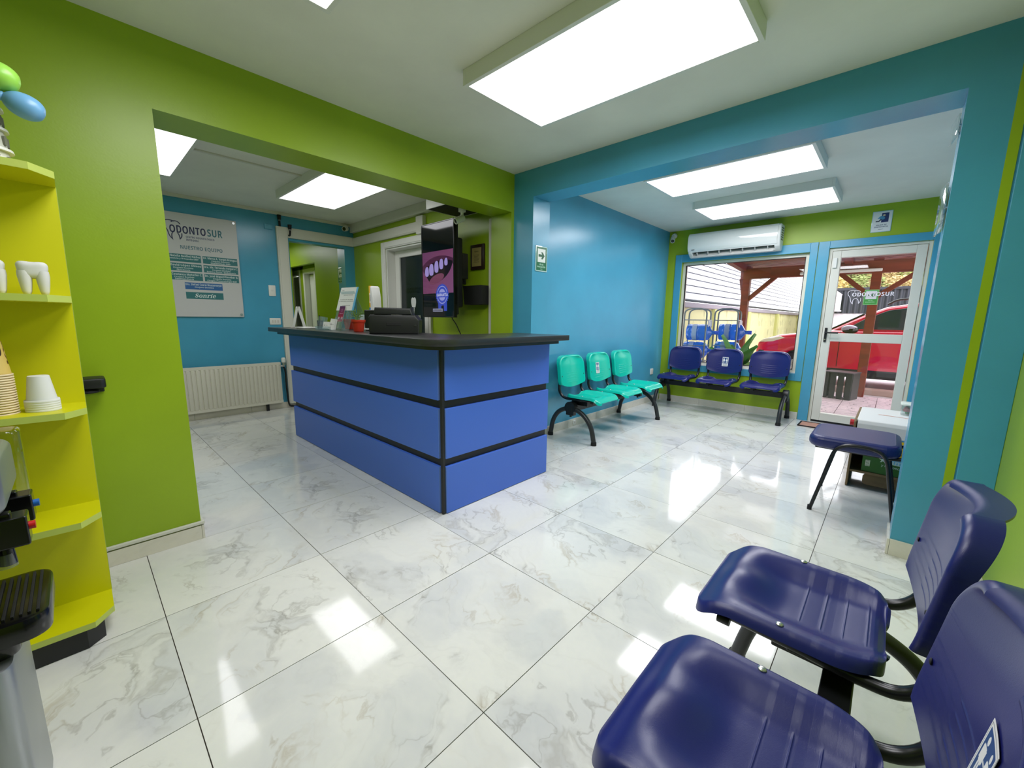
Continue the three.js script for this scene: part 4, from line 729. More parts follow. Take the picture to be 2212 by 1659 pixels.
{
  const tx = canvasTex(240, 340, (c) => {
    c.fillStyle = '#dfe2e2'; c.fillRect(0, 0, 240, 340); c.fillStyle = '#1c2f66'; c.fillRect(112, 26, 92, 160); c.fillStyle = '#4a90b8'; c.beginPath(); c.ellipse(118, 108, 40, 30, 0.4, 0, 7); c.fill(); c.fillStyle = '#c9b89a'; c.beginPath(); c.arc(142, 66, 17, 0, 7); c.fill();
    c.strokeStyle = '#4a90b8'; c.lineWidth = 14; c.beginPath(); c.moveTo(120, 92); c.lineTo(64, 112); c.stroke(); c.strokeStyle = '#1c2540'; c.lineWidth = 18; c.beginPath(); c.moveTo(112, 130); c.lineTo(82, 164); c.lineTo(42, 164); c.stroke();
    c.fillStyle = '#33415e'; c.font = 'bold 28px sans-serif'; c.textAlign = 'center'; c.fillText('SALIDA DE', 120, 240); c.fillText('EMERGENCIA', 120, 272, 200); c.fillRect(88, 300, 64, 6);
  });
  const o = thing('exit_sign', 'white emergency exit sign with running figure above the glass door', 'sign', [0.536, 2.242, FZ + 0.001]);
  obj('acrylic_plate', extrude(roundedRect(-0.08, -0.106, 0.08, 0.106, 0.004), 0.006, 0.001), mat('#b5d3dc', 0.1), o);
  obj('print', new THREE.PlaneGeometry(0.148, 0.2).translate(0, 0, 0.0066), mat('#ffffff', 0.3, { map: tx }), o);
}
for (const [l, y, h, z] of [['clear acrylic sign seen edge-on along the right jamb', 1.72, 0.22, -2.17], ['small acrylic sign seen edge-on high on the right jamb', 2.08, 0.1, -2.2]]) {
  const o = thing('acrylic_sign', l, 'sign', [0.885, y, z], -Math.PI / 2 + 0.1);
  obj('plate', extrude(roundedRect(-0.075, -h / 2, 0.075, h / 2, 0.004), 0.006, 0.001).translate(0, 0, 0.014), M.acrylic, o);
  obj('backing', B(-0.06, 0.06, -h / 2 + 0.02, h / 2 - 0.02, 0.01, 0.0135), mat('#3f7f86', 0.4), o);
  obj('spacer', [cyl(0.006, 0.006, 0.016, -0.06, 0, 0.006, 10, 'z'), cyl(0.006, 0.006, 0.012, 0.06, 0, 0.008, 10, 'z')], M.chrome, o);
}
// --- wall air conditioner
{
  const o = thing('air_conditioner', 'white wall air conditioner above the shop window', 'air conditioner', [-0.865, 2.02, FZ]);
  const acw = mat('#dfe2de', 0.35), head = [[0, 0.3], [0, 0.02], [0.05, 0], [0.1, 0.004]], tail = [[0.2, 0.12], [0.205, 0.2], [0.19, 0.28], [0.16, 0.3]];
  const solid = [...head, [0.165, 0.05], ...tail], slot = [...head, [0.118, 0.014], [0.07, 0.07], [0.075, 0.125], [0.125, 0.13], [0.17, 0.062], ...tail];
  obj('body', [extrude(solid, 0.05, 0.01, 3).rotateY(-Math.PI / 2).translate(-0.48, 0, 0.001), extrude(solid, 0.06, 0.01, 3).rotateY(-Math.PI / 2).translate(0.53, 0, 0.001), extrude(slot, 0.96, 0.001, 1).rotateY(-Math.PI / 2).translate(0.475, 0, 0.001)], acw, o);
  const fp = new THREE.CatmullRomCurve3([V(0, 0.075, 0.185), V(0, 0.12, 0.207), V(0, 0.2, 0.212), V(0, 0.27, 0.2), V(0, 0.302, 0.17)]);
  obj('front_panel', sheet(steps(-0.528, 0.5, 12), steps(0, 1, 16), (s, t) => { const q = fp.getPoint(t); return [s, q.y, q.z]; }, 0.006, false), mat('#e6e9e5', 0.1, { clearcoat: 0.6, clearcoatRoughness: 0.05 }), o);
  const lv = obj('fan_barrel', cyl(0.03, 0.03, 0.95, 0, 0.095, 0.1, 24, 'x'), mat('#3c3e40', 0.6), o);
  for (let i = 0; i < 7; i++) obj('louvre', new THREE.BoxGeometry(0.006, 0.05, 0.03).rotateX(0.92).translate(-0.42 + i * 0.137, 0.045, 0.135), mat('#c9ccc8', 0.5), lv);
  obj('flap', new THREE.BoxGeometry(0.95, 0.005, 0.045).rotateX(0.5).translate(-0.01, 0.012, 0.135), mat('#dfe2de', 0.35), o);
  obj('side_vent', steps(0, 5, 5).map((i) => B(0.5305, 0.534, 0.12 + i * 0.026, 0.13 + i * 0.026, 0.06, 0.16)), M.legGrey, o);
  obj('badge', B(-0.48, -0.44, 0.088, 0.094, 0.196, 0.2005), M.legGrey, o);
}
// ================================================================ lime bookcase with its things
{
  const o = thing('bookcase', 'lime green open bookcase with chamfered shelves', 'bookcase', [-1.385, 0, 0.736]); o.rotation.x = -0.013;
  const L = 0.62, D = 0.205;
  obj('back_panel', metric(B(-0.018, 0, 0.0, 1.632, 0, L, 0.001)), M.lime, o);
  obj('panel_edge', B(-0.018, 0, 0.1, 1.61, -0.0012, 0), M.limeEdge, o);
  const out = (g = 0) => [[0, 0], [0.135 - g, 0], [D - g, 0.052], [D - g, L - 0.052], [0.135 - g, L], [0, L]];
  for (const y of [0.1, 0.476, 0.86, 1.24, 1.63]) {
    const s = obj('shelf', extrude(out().map(([x, z]) => [x, -z]), 0.022, 0, 1).rotateX(-Math.PI / 2).translate(0, y - 0.022, 0), M.lime, o);
    const p = out().slice(1, 5);
    for (let i = 0; i < 4; i++) { const a = p[i], b = p[i + 1] ?? [0, L]; if (i === 3) continue; const len = Math.hypot(b[0] - a[0], b[1] - a[1]); obj('edge_band', new THREE.BoxGeometry(len, 0.0215, 0.0012).rotateY(-Math.atan2(b[1] - a[1], b[0] - a[0])).translate((a[0] + b[0]) / 2, y - 0.011, (a[1] + b[1]) / 2), M.limeEdge, s); }
  }
  obj('plinth', extrude([[0, 0.03], [0.15, 0.03], [0.19, 0.075], [0.19, L - 0.075], [0.15, L - 0.03], [0, L - 0.03]].map(([x, z]) => [x, -z]), 0.078, 0, 1).rotateX(-Math.PI / 2), M.black, o);
}
function toothModel(label, pos, turn) {
  const o = thing('tooth_model', label, 'tooth model', pos, turn);
  const R = (x, z) => { // crown with four cusps drawn over two root pairs
    const g = new THREE.SphereGeometry(0.034, 28, 20); const p = g.attributes.position;
    for (let i = 0; i < p.count; i++) { let a = p.getX(i) / 0.034, b = p.getY(i) / 0.034, c = p.getZ(i) / 0.034; const k = Math.pow(Math.abs(a), 4) + Math.pow(Math.abs(b), 4) + Math.pow(Math.abs(c), 4), f = Math.pow(k, -0.25); a *= f; b *= f; c *= f; const cusp = b > 0 ? 0.1 * (Math.cos(a * 4.2) * -0.5 + Math.cos(c * 4.2) * -0.5) : 0; p.setXYZ(i, x + a * 0.033 * (1 + 0.12 * b), 0.078 + (b + cusp) * 0.026, z + c * 0.027 * (1 + 0.08 * b)); }
    g.computeVertexNormals(); return g;
  };
  const root = (x, z) => lathe([[0, 0], [0.007, 0.001], [0.0105, 0.012], [0.0135, 0.035], [0.016, 0.06], [0.015, 0.075]], 16).translate(x, 0, z);
  obj('crown', R(0, 0), mat('#dcdcda', 0.55), o);
  for (const [x, z] of [[-0.019, -0.012], [0.019, -0.012], [-0.019, 0.012], [0.019, 0.012]]) obj('root', root(x, z), mat('#d8d8d6', 0.55), o);
}
toothModel('white molar tooth model near the chamfered end of the shelf', [-1.27, 1.2405, 0.795], Math.PI / 2);
toothModel('white molar tooth model beside another one, partly cut off', [-1.27, 1.2405, 0.885], Math.PI / 2);
{
  // foam cups, upside down in a stack
  const foam = lathe([[0, 0.09], [0.023, 0.09], [0.025, 0.088], [0.035, 0.012], [0.04, 0.011], [0.041, 0.004], [0.04, 0], [0.0385, 0.001], [0.0335, 0.012], [0.0235, 0.086], [0, 0.087]], 36), fm = mat('#e2e3df', 0.7);
  for (let i = 0; i < 5; i++) tag(obj('foam_cup', foam, fm), 'white foam cup turned over in a short stack on the bookcase', 'cup', 'stack of foam cups').position.set(-1.275, 0.8605 + i * 0.0072, 0.823);
  const print = canvasTex(512, 256, (c) => {
    c.fillStyle = '#e3c46a'; c.fillRect(0, 0, 512, 256); const W = ['CAFÉ', 'COFFEE', 'CAFFÈ', 'KAFFE', 'CAFÉ', 'COFFEE']; c.font = 'bold 58px sans-serif';
    for (let k = 0; k < 8; k++) { c.save(); c.translate(k * 64 + 8, k % 2 ? 20 : 44); c.rotate(Math.PI / 2); c.fillStyle = k % 2 ? '#5a2a14' : '#2a1a12'; c.fillText(W[k % 6], 0, 0, 180); c.restore(); }
    c.fillStyle = '#d69a1e'; for (let k = 0; k < 6; k++) c.fillRect(40 + k * 86, (k * 61) % 180, 22, 60);
  });
  const cup = lathe([[0, 0.11], [0.027, 0.11], [0.029, 0.108], [0.0385, 0.008]], 36), rim = new THREE.TorusGeometry(0.0395, 0.0032, 8, 36).rotateX(Math.PI / 2).translate(0, 0.0035, 0), pm = mat('#ffffff', 0.5, { map: print, side: THREE.DoubleSide }), rm = mat('#e8d5ae', 0.6);
  for (let i = 0; i < 17; i++) {
    const o = thing('paper_cup', 'printed paper coffee cup turned over in the tall stack', 'cup', [-1.275, 0.8605 + i * 0.0078, 0.915], i * 0.7 * 0 + 0.4, 'stack of paper coffee cups');
    obj('wall', cup, pm, o); obj('rim', rim, rm, o);
  }
}
{
  const o = thing('tower_model', 'white model tower with arched openings and ledges on top of bookcase', 'model', [-1.26, 1.631, 0.848], 0.2); o.rotation.z = 0.0;
  const tiers = [[0.054, 0.052, 0.0, 0.03], [0.051, 0.048, 0.038, 0.05], [0.047, 0.044, 0.096, 0.05], [0.043, 0.04, 0.154, 0.045]];
  for (const [r0, r1, y, h] of tiers) {
    const t = obj('tier', cyl(r0 * 0.9, r1 * 0.9, h, 0, y + h / 2, 0, 24), mat('#c9cabd', 0.7), o);
    obj('ledge', cyl(r1 + 0.006, r1 + 0.004, 0.008, 0, y + h + 0.003, 0, 28), M.white, t);
    for (let k = 0; k < 10; k++) { const a = k / 10 * 6.283, r = r0 * 0.86; obj('opening', extrude([...roundedRect(-0.006, 0.008, 0.006, h - 0.014, 0.0055, 3)], 0.012, 0).translate(0, y, 0).rotateY(a).translate(Math.sin(a) * (r - 0.006), 0, Math.cos(a) * (r - 0.006)), mat('#77786a', 0.8), t); }
  }
  obj('plinth', cyl(0.058, 0.056, 0.01, 0, 0.005, 0, 28), M.white, o);
}
function balloon(label, pos, size, dir, color) {
  const o = thing('balloon', label, 'balloon', pos);
  const g = lathe([[0, 0], [0.004, 0.0], [0.012, 0.02], [0.045, 0.075], [0.07, 0.135], [0.074, 0.18], [0.062, 0.225], [0.035, 0.252], [0, 0.26]].map(([a, b]) => [a * size, b * size]), 36);
  const cs = new THREE.SplineCurve([[0.004, 0], [0.05, 0.02], [0.09, 0.07], [0.105, 0.14], [0.092, 0.205], [0.055, 0.248], [0.0005, 0.262]].map(([a, b]) => new THREE.Vector2(a * size, b * size))).getPoints(30);
  const q = new THREE.Quaternion().setFromUnitVectors(V(0, 1, 0), V(...dir).normalize());
  obj('skin', new THREE.LatheGeometry(cs, 36).applyQuaternion(q), mat(color, 0.32, { transmission: 0.12, thickness: 0 }), o);
  obj('knot', new THREE.TorusGeometry(0.009, 0.005, 8, 14).rotateX(1.57).applyQuaternion(q), mat(color, 0.4), o);
  g.dispose();
}
balloon('small pale blue balloon tied beside the model tower', [-1.2, 1.805, 0.796], 0.335, [0.05, -0.3, -0.9], '#7ab4e2');
balloon('small lime green balloon tied above the model tower', [-1.2, 1.868, 0.845], 0.36, [0.05, -0.2, -0.9], '#a6e65a');
tag(obj('balloon_stick', tube([[-1.235, 1.634, 0.905], [-1.22, 1.75, 0.87], [-1.2, 1.8, 0.82], [-1.2, 1.868, 0.848]], 0.004, 20, 8), M.white), 'thin white stick holding the two balloons', 'stick');
{
  const o = thing('gel_dispenser', 'black wall dispenser with drip ring on the green wall', 'dispenser', [GX, 0.866, 0.7]);
  obj('hood', extrude(roundedRect(0.001, -0.045, 0.12, 0.045, 0.018), 0.042, 0.006, 3).rotateX(-Math.PI / 2), M.black, o);
  obj('back_plate', B(0.001, 0.014, -0.03, 0.02, -0.04, 0.04, 0.004), M.black, o);
  obj('ring', new THREE.TorusGeometry(0.03, 0.006, 10, 28).rotateX(Math.PI / 2).translate(0.075, -0.016, 0.012), M.rubber, o);
}
// ================================================================ water cooler
{
  const o = thing('water_cooler', 'silver and black water cooler with red and blue taps', 'water cooler', [-0.62, 0, 0.888]);
  const w = 0.16;
  const side = (r) => roundedRect(-w, -0.34, w, 0, r, 8);
  obj('lower_body', extrude(side(0.045), 0.46, 0.006, 2).rotateX(-Math.PI / 2).translate(0, 0.0, 0), M.silver, o);
  obj('side_trim', [B(w - 0.002, w + 0.003, 0.03, 0.45, 0.075, 0.085, 0.001), B(w - 0.002, w + 0.003, 0.03, 0.45, 0.18, 0.2, 0.001)], M.legGrey, o);
  obj('recess', [B(-w + 0.004, w - 0.004, 0.46, 0.785, 0.11, 0.33, 0.01), B(-w + 0.004, -w + 0.02, 0.46, 0.785, 0.05, 0.11), B(w - 0.02, w - 0.004, 0.46, 0.785, 0.06, 0.12)], M.blackGloss, o);
  obj('head', extrude(side(0.05), 0.11, 0.02, 5).rotateX(-Math.PI / 2).translate(0, 0.78, -0.03), M.silver, o);
  obj('chassis', B(-w + 0.01, w - 0.01, 0.71, 0.79, 0.01, 0.3, 0.01), M.blackGloss, o);
  const tr = obj('drip_tray', [extrude(roundedRect(-0.12, -0.09, 0.13, 0.06, 0.04, 8), 0.05, 0.006, 2).rotateX(-Math.PI / 2).translate(0, 0.495, 0), extrude(roundedRect(-0.1, -0.11, 0.11, 0.02, 0.03, 8), 0.07, 0.006, 2).rotateX(-Math.PI / 2).translate(0, 0.46, 0.01)], M.blackGloss, o);
  for (let i = 0; i < 9; i++) obj('grate_bar', B(-0.095, 0.105, 0.545, 0.55, -0.045 + i * 0.012, -0.04 + i * 0.012, 0.001), M.rubber, tr);
  for (const [x, c, n] of [[-0.065, '#1d63b8', 'cold'], [0.085, '#c4141c', 'hot']]) {
    const tp = obj('tap', [B(x - 0.026, x + 0.026, 0.7, 0.764, -0.052, 0.03, 0.004), B(x - 0.012, x + 0.012, 0.758, 0.773, -0.03, 0.02, 0.003), cyl(0.013, 0.011, 0.04, x, 0.68, -0.015, 14)], M.blackGloss, o);
    obj('button', cyl(0.0085, 0.0085, 0.014, x + 0.006, 0.736, -0.054, 16, 'z'), mat(c, 0.35), tp);
    obj('spout', cyl(0.016, 0.014, 0.03, x, 0.67, -0.012, 16), M.acrylic, tp);
  }
  obj('clear_cover', extrude(roundedRect(-0.25, -0.18, -0.165, 0.04, 0.025, 8), 0.17, 0.008, 3).rotateX(-Math.PI / 2).translate(0, 0.725, 0), mat('#f4f8f4', 0.03, { transmission: 1, thickness: 0 }), o);
}

// ================================================================ the yard outside
const G0 = -0.04;
{
  const g = structGroup('ground', 'pale stone paving and concrete of the yard');
  obj('concrete', B(-12, 12, G0 - 0.2, G0 - 0.012, -30, -5.4), mat('#b9b0b4', 0.85), g);
  const st = dataTex(256, (u, v) => { const k = 215 + 38 * fbm(u * 5, v * 9, 31, 4) - 70 * smooth(0.66, 0.74, fbm(u * 7, v * 16, 44, 3)); return [k, k * 0.955, k * 0.97]; });
  const pm = [0, 1].map((i) => mat(i ? '#efe4ea' : '#f6ebf0', 0.75, { map: st })), pg = new THREE.BoxGeometry(0.392, 0.04, 0.392).translate(0, -0.02, 0);
  for (let i = -5; i < 6; i++) for (let k = 0; k < 7; k++) { const t = obj('paver', pg, pm[(i + k + 10) % 2], g); t.position.set(i * 0.4 + 0.1, G0 + rr(-0.002, 0.002), -5.62 - k * 0.4); t.rotation.y = Math.floor(rnd() * 4) * Math.PI / 2; }
  obj('kerb', B(-6, 8, G0 - 0.02, G0 + 0.09, -8.72, -8.5, 0.02), mat('#a58d84', 0.85), g);
}
struct('added_eave', [B(-3.2, 4.2, 2.5, 2.6, -6.5, -5.4)], mat('#8a6a52', 0.7), 'added unseen timber eave blocking sky above the shop window');  // unseen overhang added to cut the sky reflected in the floor
// --- timber shelter: posts, braces, beams, roof boards
{
  const o = thing('timber_shelter', 'red-brown timber shelter with posts and braces in the yard', 'shelter');
  const post = (x, z) => obj('post', metric(B(x - 0.062, x + 0.062, G0, 2.2, z - 0.062, z + 0.062, 0.006)).translate(0, 0, 0), M.pergola, o);
  post(-1.4, -8.15); post(0.46, -8.15); post(2.4, -8.15);
  obj('beam', metric(B(-1.5, 3.2, 1.97, 2.16, -8.22, -8.08, 0.006)), M.pergola, o);
  obj('beam', metric(B(-1.5, 3.2, 2.16, 2.3, -5.55, -5.44, 0.006)), M.pergola, o);
  const brace = (x0, y0, x1, y1) => { const L = Math.hypot(x1 - x0, y1 - y0), a = Math.atan2(y1 - y0, x1 - x0); obj('brace', B(-L / 2, L / 2, -0.035, 0.035, -0.035, 0.035, 0.004).rotateZ(a).translate((x0 + x1) / 2, (y0 + y1) / 2, -8.15), M.pergola, o); };
  brace(-1.36, 1.58, -0.92, 2.0); brace(0.42, 1.6, -0.02, 2.0); brace(0.5, 1.6, 0.98, 2.0); brace(-1.44, 1.7, -1.49, 1.98);
  for (const x of [-1.46, 0.1, 1.6, 3.1]) obj('rafter', B(-0.05, 0.05, -0.06, 0.06, -1.55, 1.55, 0.005).rotateX(-0.06).translate(x, 2.25, -6.8), M.pergola, o);
  for (let i = 0; i < 30; i++) { const z = -5.43 - i * 0.117; obj('roof_board', metric(B(-1.58, 3.3, 2.31 - (i * 0.117) * 0.06 + 0.08, 2.328 - (i * 0.117) * 0.06 + 0.08, z - 0.113, z, 0.002)), M.boards ??= mat('#d98a62', 0.55, { map: woodTex }), o); }
  const b = obj('batten_lamp', [B(-0.55, 0.52, 1.985, 2.03, -8.07, -8.0, 0.01)], M.white, o); b.userData.label = 'white batten lamp under the outer beam';
}
// --- neighbour: cream boundary wall with coping, pilasters, sheet roof behind it
const NX = -2.4;
{
  const o = thing('boundary_wall', 'pale yellow plastered boundary wall with grey coping and pilasters', 'wall');
  const cr = mat('#d6d39c', 0.85, { map: dataTex(256, (u, v) => { const k = 232 + 20 * fbm(u * 8, v * 8, 61, 4) - 34 * smooth(0.62, 0.7, fbm(u * 10, v * 6, 66, 4)); return [k, k, k]; }, true, 0.6) });
  obj('plaster', metric(B(NX - 0.2, NX, G0, 1.44, -52, -5.45)), cr, o);
  for (const z of [-9.6, -12.6, -16.5, -21, -27]) obj('pilaster', metric(B(NX - 0.02, NX + 0.08, G0, 1.44, z - 0.13, z + 0.13)), mat('#b9b874', 0.85), o);
  obj('coping', B(NX - 0.24, NX + 0.05, 1.44, 1.55, -52, -5.45, 0.02), mat('#8f878e', 0.9), o);
}
{
  const o = thing('neighbour_roof', 'grey lapped sheet roof rising behind the boundary wall', 'roof');
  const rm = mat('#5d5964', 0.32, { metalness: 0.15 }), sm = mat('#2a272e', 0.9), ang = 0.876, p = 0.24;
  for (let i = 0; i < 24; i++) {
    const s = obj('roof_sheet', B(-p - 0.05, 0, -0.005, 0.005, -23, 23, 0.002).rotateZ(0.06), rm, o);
    obj('lap_shade_strip', B(-0.02, 0.002, -0.014, -0.004, -23, 23), sm, s);  // dark strip stands in for the shade beneath each sheet lap
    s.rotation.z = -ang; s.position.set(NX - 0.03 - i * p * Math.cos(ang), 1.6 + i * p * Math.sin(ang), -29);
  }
  obj('gutter', tube([[NX + 0.03, 1.585, -51], [NX + 0.03, 1.585, -6]], 0.028, 4, 8), mat('#232126', 0.7), o);
}
// --- far side: white base wall with dark corrugated fence
{
  const o = thing('corrugated_fence', 'dark corrugated metal fence on a white base wall', 'fence', [0, 0, -14]);
  obj('base_wall', B(-0.95, 7, G0, 1.46, -0.1, 0.1), mat('#d8d8dc', 0.8), o);
  const fm = mat('#33353f', 0.5, { metalness: 0.2 });
  for (let k = 0; k < 8; k++) { const x0 = -0.95 + k * 1.0; obj('sheet_panel', sheet(steps(x0, x0 + 0.995, 64), [1.42, 2.1], (s, t) => [s, t, 0.13 + 0.022 * Math.sin(s * 2 * Math.PI / 0.125)], 0.003, false), fm, o); }
  obj('cap_rail', B(-0.95, 7, 2.04, 2.11, 0.1, 0.17, 0.005), fm, o);
}
{
  const o = thing('meter_cabinet', 'small white cabinet with sloping lid fixed to the fence', 'cabinet', [-0.5, 1.5, -13.66]);
  obj('box', B(-0.13, 0.1, 0, 0.42, -0.15, 0.12, 0.01), mat('#e6e3e8', 0.6), o); obj('lid', extrude([[-0.15, 0.42], [0.12, 0.42], [0.0, 0.52], [-0.15, 0.54]], 0.3).translate(0, 0, -0.16), mat('#e6e3e8', 0.6), o); obj('ledge', B(-0.15, 0.13, -0.03, 0, -0.15, 0.15, 0.005), mat('#d9d4dc', 0.6), o);
}
// --- scrubby hillside shrubs above the fence
{
  const hill = obj('hillside', extrude([[-1.1, -0.2], [16, -0.2], [16, 3.4], [6, 3.2], [-1.1, 2.8]], 5).translate(0, 0, -23), mat('#9a8a62', 0.95)); hill.userData.kind = 'structure';
  const hues = ['#d8bf7c', '#aab06c', '#dcc48e', '#8f9a5c', '#c9b07c', '#9da870'];
  const leaf = new THREE.SphereGeometry(0.05, 5, 4).scale(1, 0.35, 0.6);
  for (let i = 0; i < 14; i++) {
    const row = Math.floor(i / 7), R = rr(0.4, 0.5), cx = -0.75 + (i % 7) * 0.72 + row * 0.3 + rr(-0.08, 0.08), cy = 2.1 + row * 0.75 + rr(-0.08, 0.08), cz = -15.2 - row * 1.1;
    const o = thing('hillside_shrub', ['dry golden shrub on the hillside above the fence', 'olive green shrub on the hillside above the fence'][i % 2], 'shrub', [cx, cy - R, cz], 0, ['dry golden hillside shrubs', 'olive green hillside shrubs'][i % 2]);
    const list = [];
    for (let k = 0; k < 420; k++) { const a = rr(0, 6.28), b = Math.acos(rr(-0.9, 1)), r = R * Math.cbrt(rr(0.3, 1)); list.push(leaf.clone().rotateX(rr(0, 3)).rotateY(rr(0, 6)).translate(r * Math.sin(b) * Math.cos(a), R + r * Math.cos(b), r * Math.sin(b) * Math.sin(a))); }
    const f = obj('foliage', join(list), mat(hues[i % 2 ? [1, 3, 5][i % 3] : [0, 2, 4][i % 3]], 0.85), o); f.userData.kind = 'stuff';
    obj('stem', [cyl(0.03, 0.015, R * 1.3 + 0.6, 0, R * 0.65 - 0.3, 0, 6), cyl(0.015, 0.008, R, 0, 0, 0, 5).rotateZ(0.6).translate(0.1, R * 0.9, 0)], mat('#4d3b2a', 0.9), o);
  }
}
// --- red car parked beyond the shelter, nose towards the boundary wall
{
  const o = thing('car', 'bright red car with roof rails parked in the yard', 'car', [-1.32, G0, -9.0]);
  const red = mat('#c2123c', 0.22, { clearcoat: 1, clearcoatRoughness: 0.04 }), glassM = mat('#26323c', 0.05, { clearcoat: 1 });
  const low = [[0.02, 0.42], [0.0, 0.62], [0.03, 0.78], [0.12, 0.86], [0.4, 0.96], [0.95, 1.04], [1.25, 1.07], [4.15, 1.1], [4.3, 1.0], [4.34, 0.6], [4.28, 0.32], [3.85, 0.26]];
  const arch = (cx) => steps(0, 180, 14).map((a) => [cx + 0.38 * Math.cos(a * Math.PI / 180), 0.3 + 0.38 * Math.sin(a * Math.PI / 180)]);
  obj('body', extrude([...low, ...arch(3.4).map(([x, y]) => [x, Math.max(0.26, y)]), [1.2, 0.26], ...arch(0.78).map(([x, y]) => [x, Math.max(0.26, y)]), [0.3, 0.26]], 1.78, 0.09, 5).translate(0, 0, -1.78), red, o);
  const roof = [[1.12, 1.03], [1.62, 1.34], [1.95, 1.5], [2.35, 1.57], [3.3, 1.56], [3.9, 1.42], [4.2, 1.06]];
  obj('cabin', extrude(roof, 1.5, 0.1, 5).translate(0, 0, -1.64), red, o);
  const win = (pts) => obj('window', extrude(pts, 0.02, 0.003, 1).translate(0, 0, -0.152), glassM, o);
  win([[1.42, 1.1], [1.68, 1.29], [1.98, 1.44], [2.3, 1.495], [2.42, 1.495], [2.46, 1.1]]); win([[2.54, 1.1], [2.5, 1.495], [3.25, 1.485], [3.42, 1.4], [3.5, 1.1]]);
  obj('windscreen', B(-0.3, 0.3, -0.01, 0.01, -0.66, 0.66, 0.004).rotateZ(0.56).translate(1.4, 1.225, -0.89), glassM, o);
  obj('sill_cladding', B(1.16, 3.02, 0.22, 0.37, -0.06, 0.008, 0.01), M.black, o);
  for (const x of [0.78, 3.4]) { const w = obj('wheel', cyl(0.32, 0.32, 0.2, x, 0.32, -0.13, 32, 'z'), M.rubber, o); obj('rim', [cyl(0.2, 0.2, 0.02, x, 0.32, -0.026, 24, 'z')], M.chrome, w); obj('arch_liner', cyl(0.37, 0.37, 0.3, x, 0.32, -0.25, 28, 'z'), M.rubber, w); }
  obj('headlight', extrude([[0.05, 0.8], [0.14, 0.87], [0.42, 0.93], [0.5, 0.9], [0.3, 0.82]], 0.05, 0.01, 2).translate(0, 0, -0.046), mat('#d9d6b8', 0.08, { clearcoat: 1 }), o);
  obj('fog_light', B(0.06, 0.16, 0.5, 0.64, -0.03, 0.004, 0.01), M.blackGloss, o);
  const mr = obj('mirror', ball(0.1, 1.5, 1.09, 0.1, 1.2, 0.75, 0.8), M.blackGloss, o); obj('mirror_cap', ball(0.101, 1.49, 1.105, 0.1, 1.2, 0.7, 0.78), mat('#a8a3b4', 0.2), mr);
  obj('roof_rail', tube([[1.95, 1.55, -0.26], [2.2, 1.64, -0.24], [3.2, 1.64, -0.24], [3.6, 1.55, -0.24]], 0.018, 40, 8), M.legGrey, o);
  obj('door_handle', [B(2.28, 2.44, 0.93, 0.96, -0.002, 0.02, 0.006), B(3.3, 3.46, 0.94, 0.97, -0.002, 0.02, 0.006)], M.chrome, o);
  obj('door_gap', [B(2.48, 2.49, 0.4, 1.08, -0.003, 0.0015), B(1.36, 1.37, 0.4, 1.05, -0.003, 0.0015)], M.black, o);
}
// --- black slatted planter by the post
{
  const o = thing('slatted_planter', 'black slatted planter box in front of the timber post', 'planter', [0.0, G0, -7.62], -0.25);
  for (let i = 0; i < 4; i++) obj('slat', B(i * 0.105, i * 0.105 + 0.075, 0, 0.42, -0.02, 0, 0.004), M.black, o);
  for (let i = 0; i < 4; i++) obj('slat', B(i * 0.105, i * 0.105 + 0.075, 0, 0.42, -0.32, -0.3, 0.004), M.black, o);
  obj('rim', [B(-0.01, 0.4, 0.42, 0.435, -0.33, 0.012, 0.003)], mat('#3c3a42', 0.4), o);
  obj('side_panel', [B(-0.008, 0.008, 0, 0.42, -0.3, -0.02), B(0.382, 0.395, 0, 0.42, -0.3, -0.02)], M.black, o);
}
// --- water bottle racks and bottles outside the window
const jug = (() => { const pr = [[0, 0], [0.12, 0], [0.132, 0.012], [0.134, 0.06], [0.128, 0.07], [0.128, 0.08], [0.134, 0.09], [0.134, 0.16], [0.128, 0.17], [0.128, 0.18], [0.134, 0.19], [0.134, 0.28], [0.118, 0.33], [0.06, 0.365], [0.03, 0.38], [0.028, 0.43], [0.0, 0.43]]; return lathe(pr, 30).rotateZ(-Math.PI / 2); })();
const jugCap = cyl(0.031, 0.031, 0.05, 0.445, 0, 0, 18, 'x'), jugLabel = cyl(0.1345, 0.1345, 0.07, 0.125, 0, 0, 30, 'x');
const jugMat = mat('#4c8ff2', 0.08, { transmission: 0.65, thickness: 0, ior: 1.4 }), capMat = mat('#2a4fd0', 0.4), labMat = mat('#7f93b8', 0.6);
function waterJug(label, x, y, z) {
  const o = thing('water_bottle', label, 'water bottle', [x, y, z], 0.12);
  obj('bottle', jug, jugMat, o); obj('cap', jugCap, capMat, o); obj('paper_label', jugLabel, labMat, o);
}
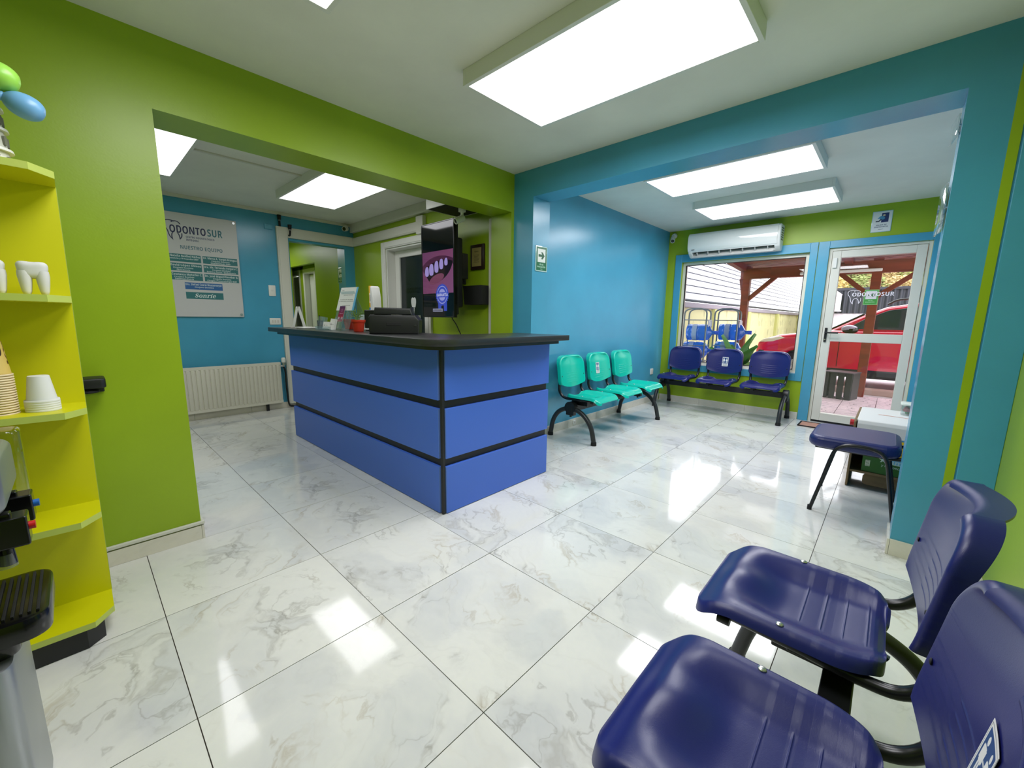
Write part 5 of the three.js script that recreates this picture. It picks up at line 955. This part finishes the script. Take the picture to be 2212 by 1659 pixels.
function rack(label, x, z) {
  const o = thing('bottle_rack', label, 'rack', [x, G0, z], 0.12), st = mat('#74777c', 0.35, { metalness: 0.6 });
  for (const dz of [-0.16, 0.16]) obj('side_hoop', tube([[0, 0.02, dz], [0, 0.6, dz], [0, 1.32, dz], [0.025, 1.385, dz], [0.09, 1.41, dz], [0.24, 1.41, dz], [0.31, 1.385, dz], [0.335, 1.32, dz], [0.335, 0.6, dz], [0.335, 0.02, dz]], 0.013, 90, 10, 0.2), st, o);
  for (const y of [0.3, 0.56, 0.82, 1.23]) obj('cross_bar', [tube([[0, y, -0.16], [0, y, 0.16]], 0.008, 4, 8), tube([[0.335, y, -0.16], [0.335, y, 0.16]], 0.008, 4, 8), tube([[0, y, -0.16], [0.335, y, -0.16]], 0.007, 4, 8), tube([[0, y, 0.16], [0.335, y, 0.16]], 0.007, 4, 8)], st, o);
  obj('wave_wire', tube(steps(0, 16, 16).map((i) => [0.36, 1.2 + (i % 4 === 1 || i % 4 === 2 ? -0.07 : 0.02), -0.16 + i * 0.02]), 0.006, 64, 8), mat('#d8d8e0', 0.4), o);
}
rack('grey steel bottle rack close behind the window glass', -1.79, -6.3); rack('grey steel bottle rack further from the window glass', -1.42, -6.62);
for (const [l, x, y, z] of [['blue water bottle lying on the upper tier of the close rack', -1.76, 0.99, -6.3], ['blue water bottle lying on the lower tier of the close rack', -1.8, 0.7, -6.3], ['pale blue water bottle on the upper tier of the further rack', -1.36, 1.0, -6.62], ['pale blue water bottle on the lower tier of the further rack', -1.4, 0.71, -6.62], ['blue water bottle on the bottom tier of the close rack', -1.82, 0.41, -6.3]]) waterJug(l, x, y, z);
// --- broad-leaved plant below the window
{
  const o = thing('leafy_plant', 'broad-leaved green plant standing outside the shop window', 'plant', [-0.88, G0, -5.85]); o.scale.set(1.1, 1.15, 1.1);
  obj('pot', lathe([[0, 0], [0.12, 0], [0.15, 0.26], [0.165, 0.26], [0.165, 0.3], [0.14, 0.3], [0.135, 0.26], [0, 0.25]], 28), mat('#5c4a40', 0.8), o);
  const lm = [mat('#3f7a2c', 0.45, { side: THREE.DoubleSide }), mat('#6f9a4c', 0.45, { side: THREE.DoubleSide })];
  const L = (a, lean, len, y, m) => obj('leaf', sheet(steps(-1, 1, 8), steps(0, 1, 14), (s, t) => { const w = 0.115 * Math.sin(Math.PI * Math.pow(t, 0.75)) + 0.004, r = len * t * Math.sin(lean * (0.5 + 0.6 * t)), h = len * t * Math.cos(lean * (0.3 + 0.5 * t)); const x = s * w, z = r - 0.03 * s * s; return [x * Math.cos(a) + z * Math.sin(a), y + h + 0.02 * s * s, -x * Math.sin(a) + z * Math.cos(a)]; }, 0.002, false), m, o);
  L(2.2, 0.35, 0.62, 0.3, lm[0]); L(0.9, 0.7, 0.55, 0.3, lm[0]); L(-0.8, 0.35, 0.6, 0.3, lm[1]); L(-1.8, 0.8, 0.5, 0.3, lm[0]); L(1.5, 0.9, 0.5, 0.28, lm[1]); L(3.0, 0.75, 0.55, 0.28, lm[0]); L(0.2, 0.9, 0.4, 0.28, lm[0]); L(-2.6, 0.5, 0.48, 0.3, lm[1]);
  for (const a of [0.4, 1.9, 3.5, 5.0]) obj('stalk', tube([[0, 0.25, 0], [0.02 * Math.cos(a), 0.34, 0.02 * Math.sin(a)], [0.05 * Math.cos(a), 0.45, 0.05 * Math.sin(a)]], 0.007, 10, 6), lm[1], o);
}
renderer.render(scene, camera);
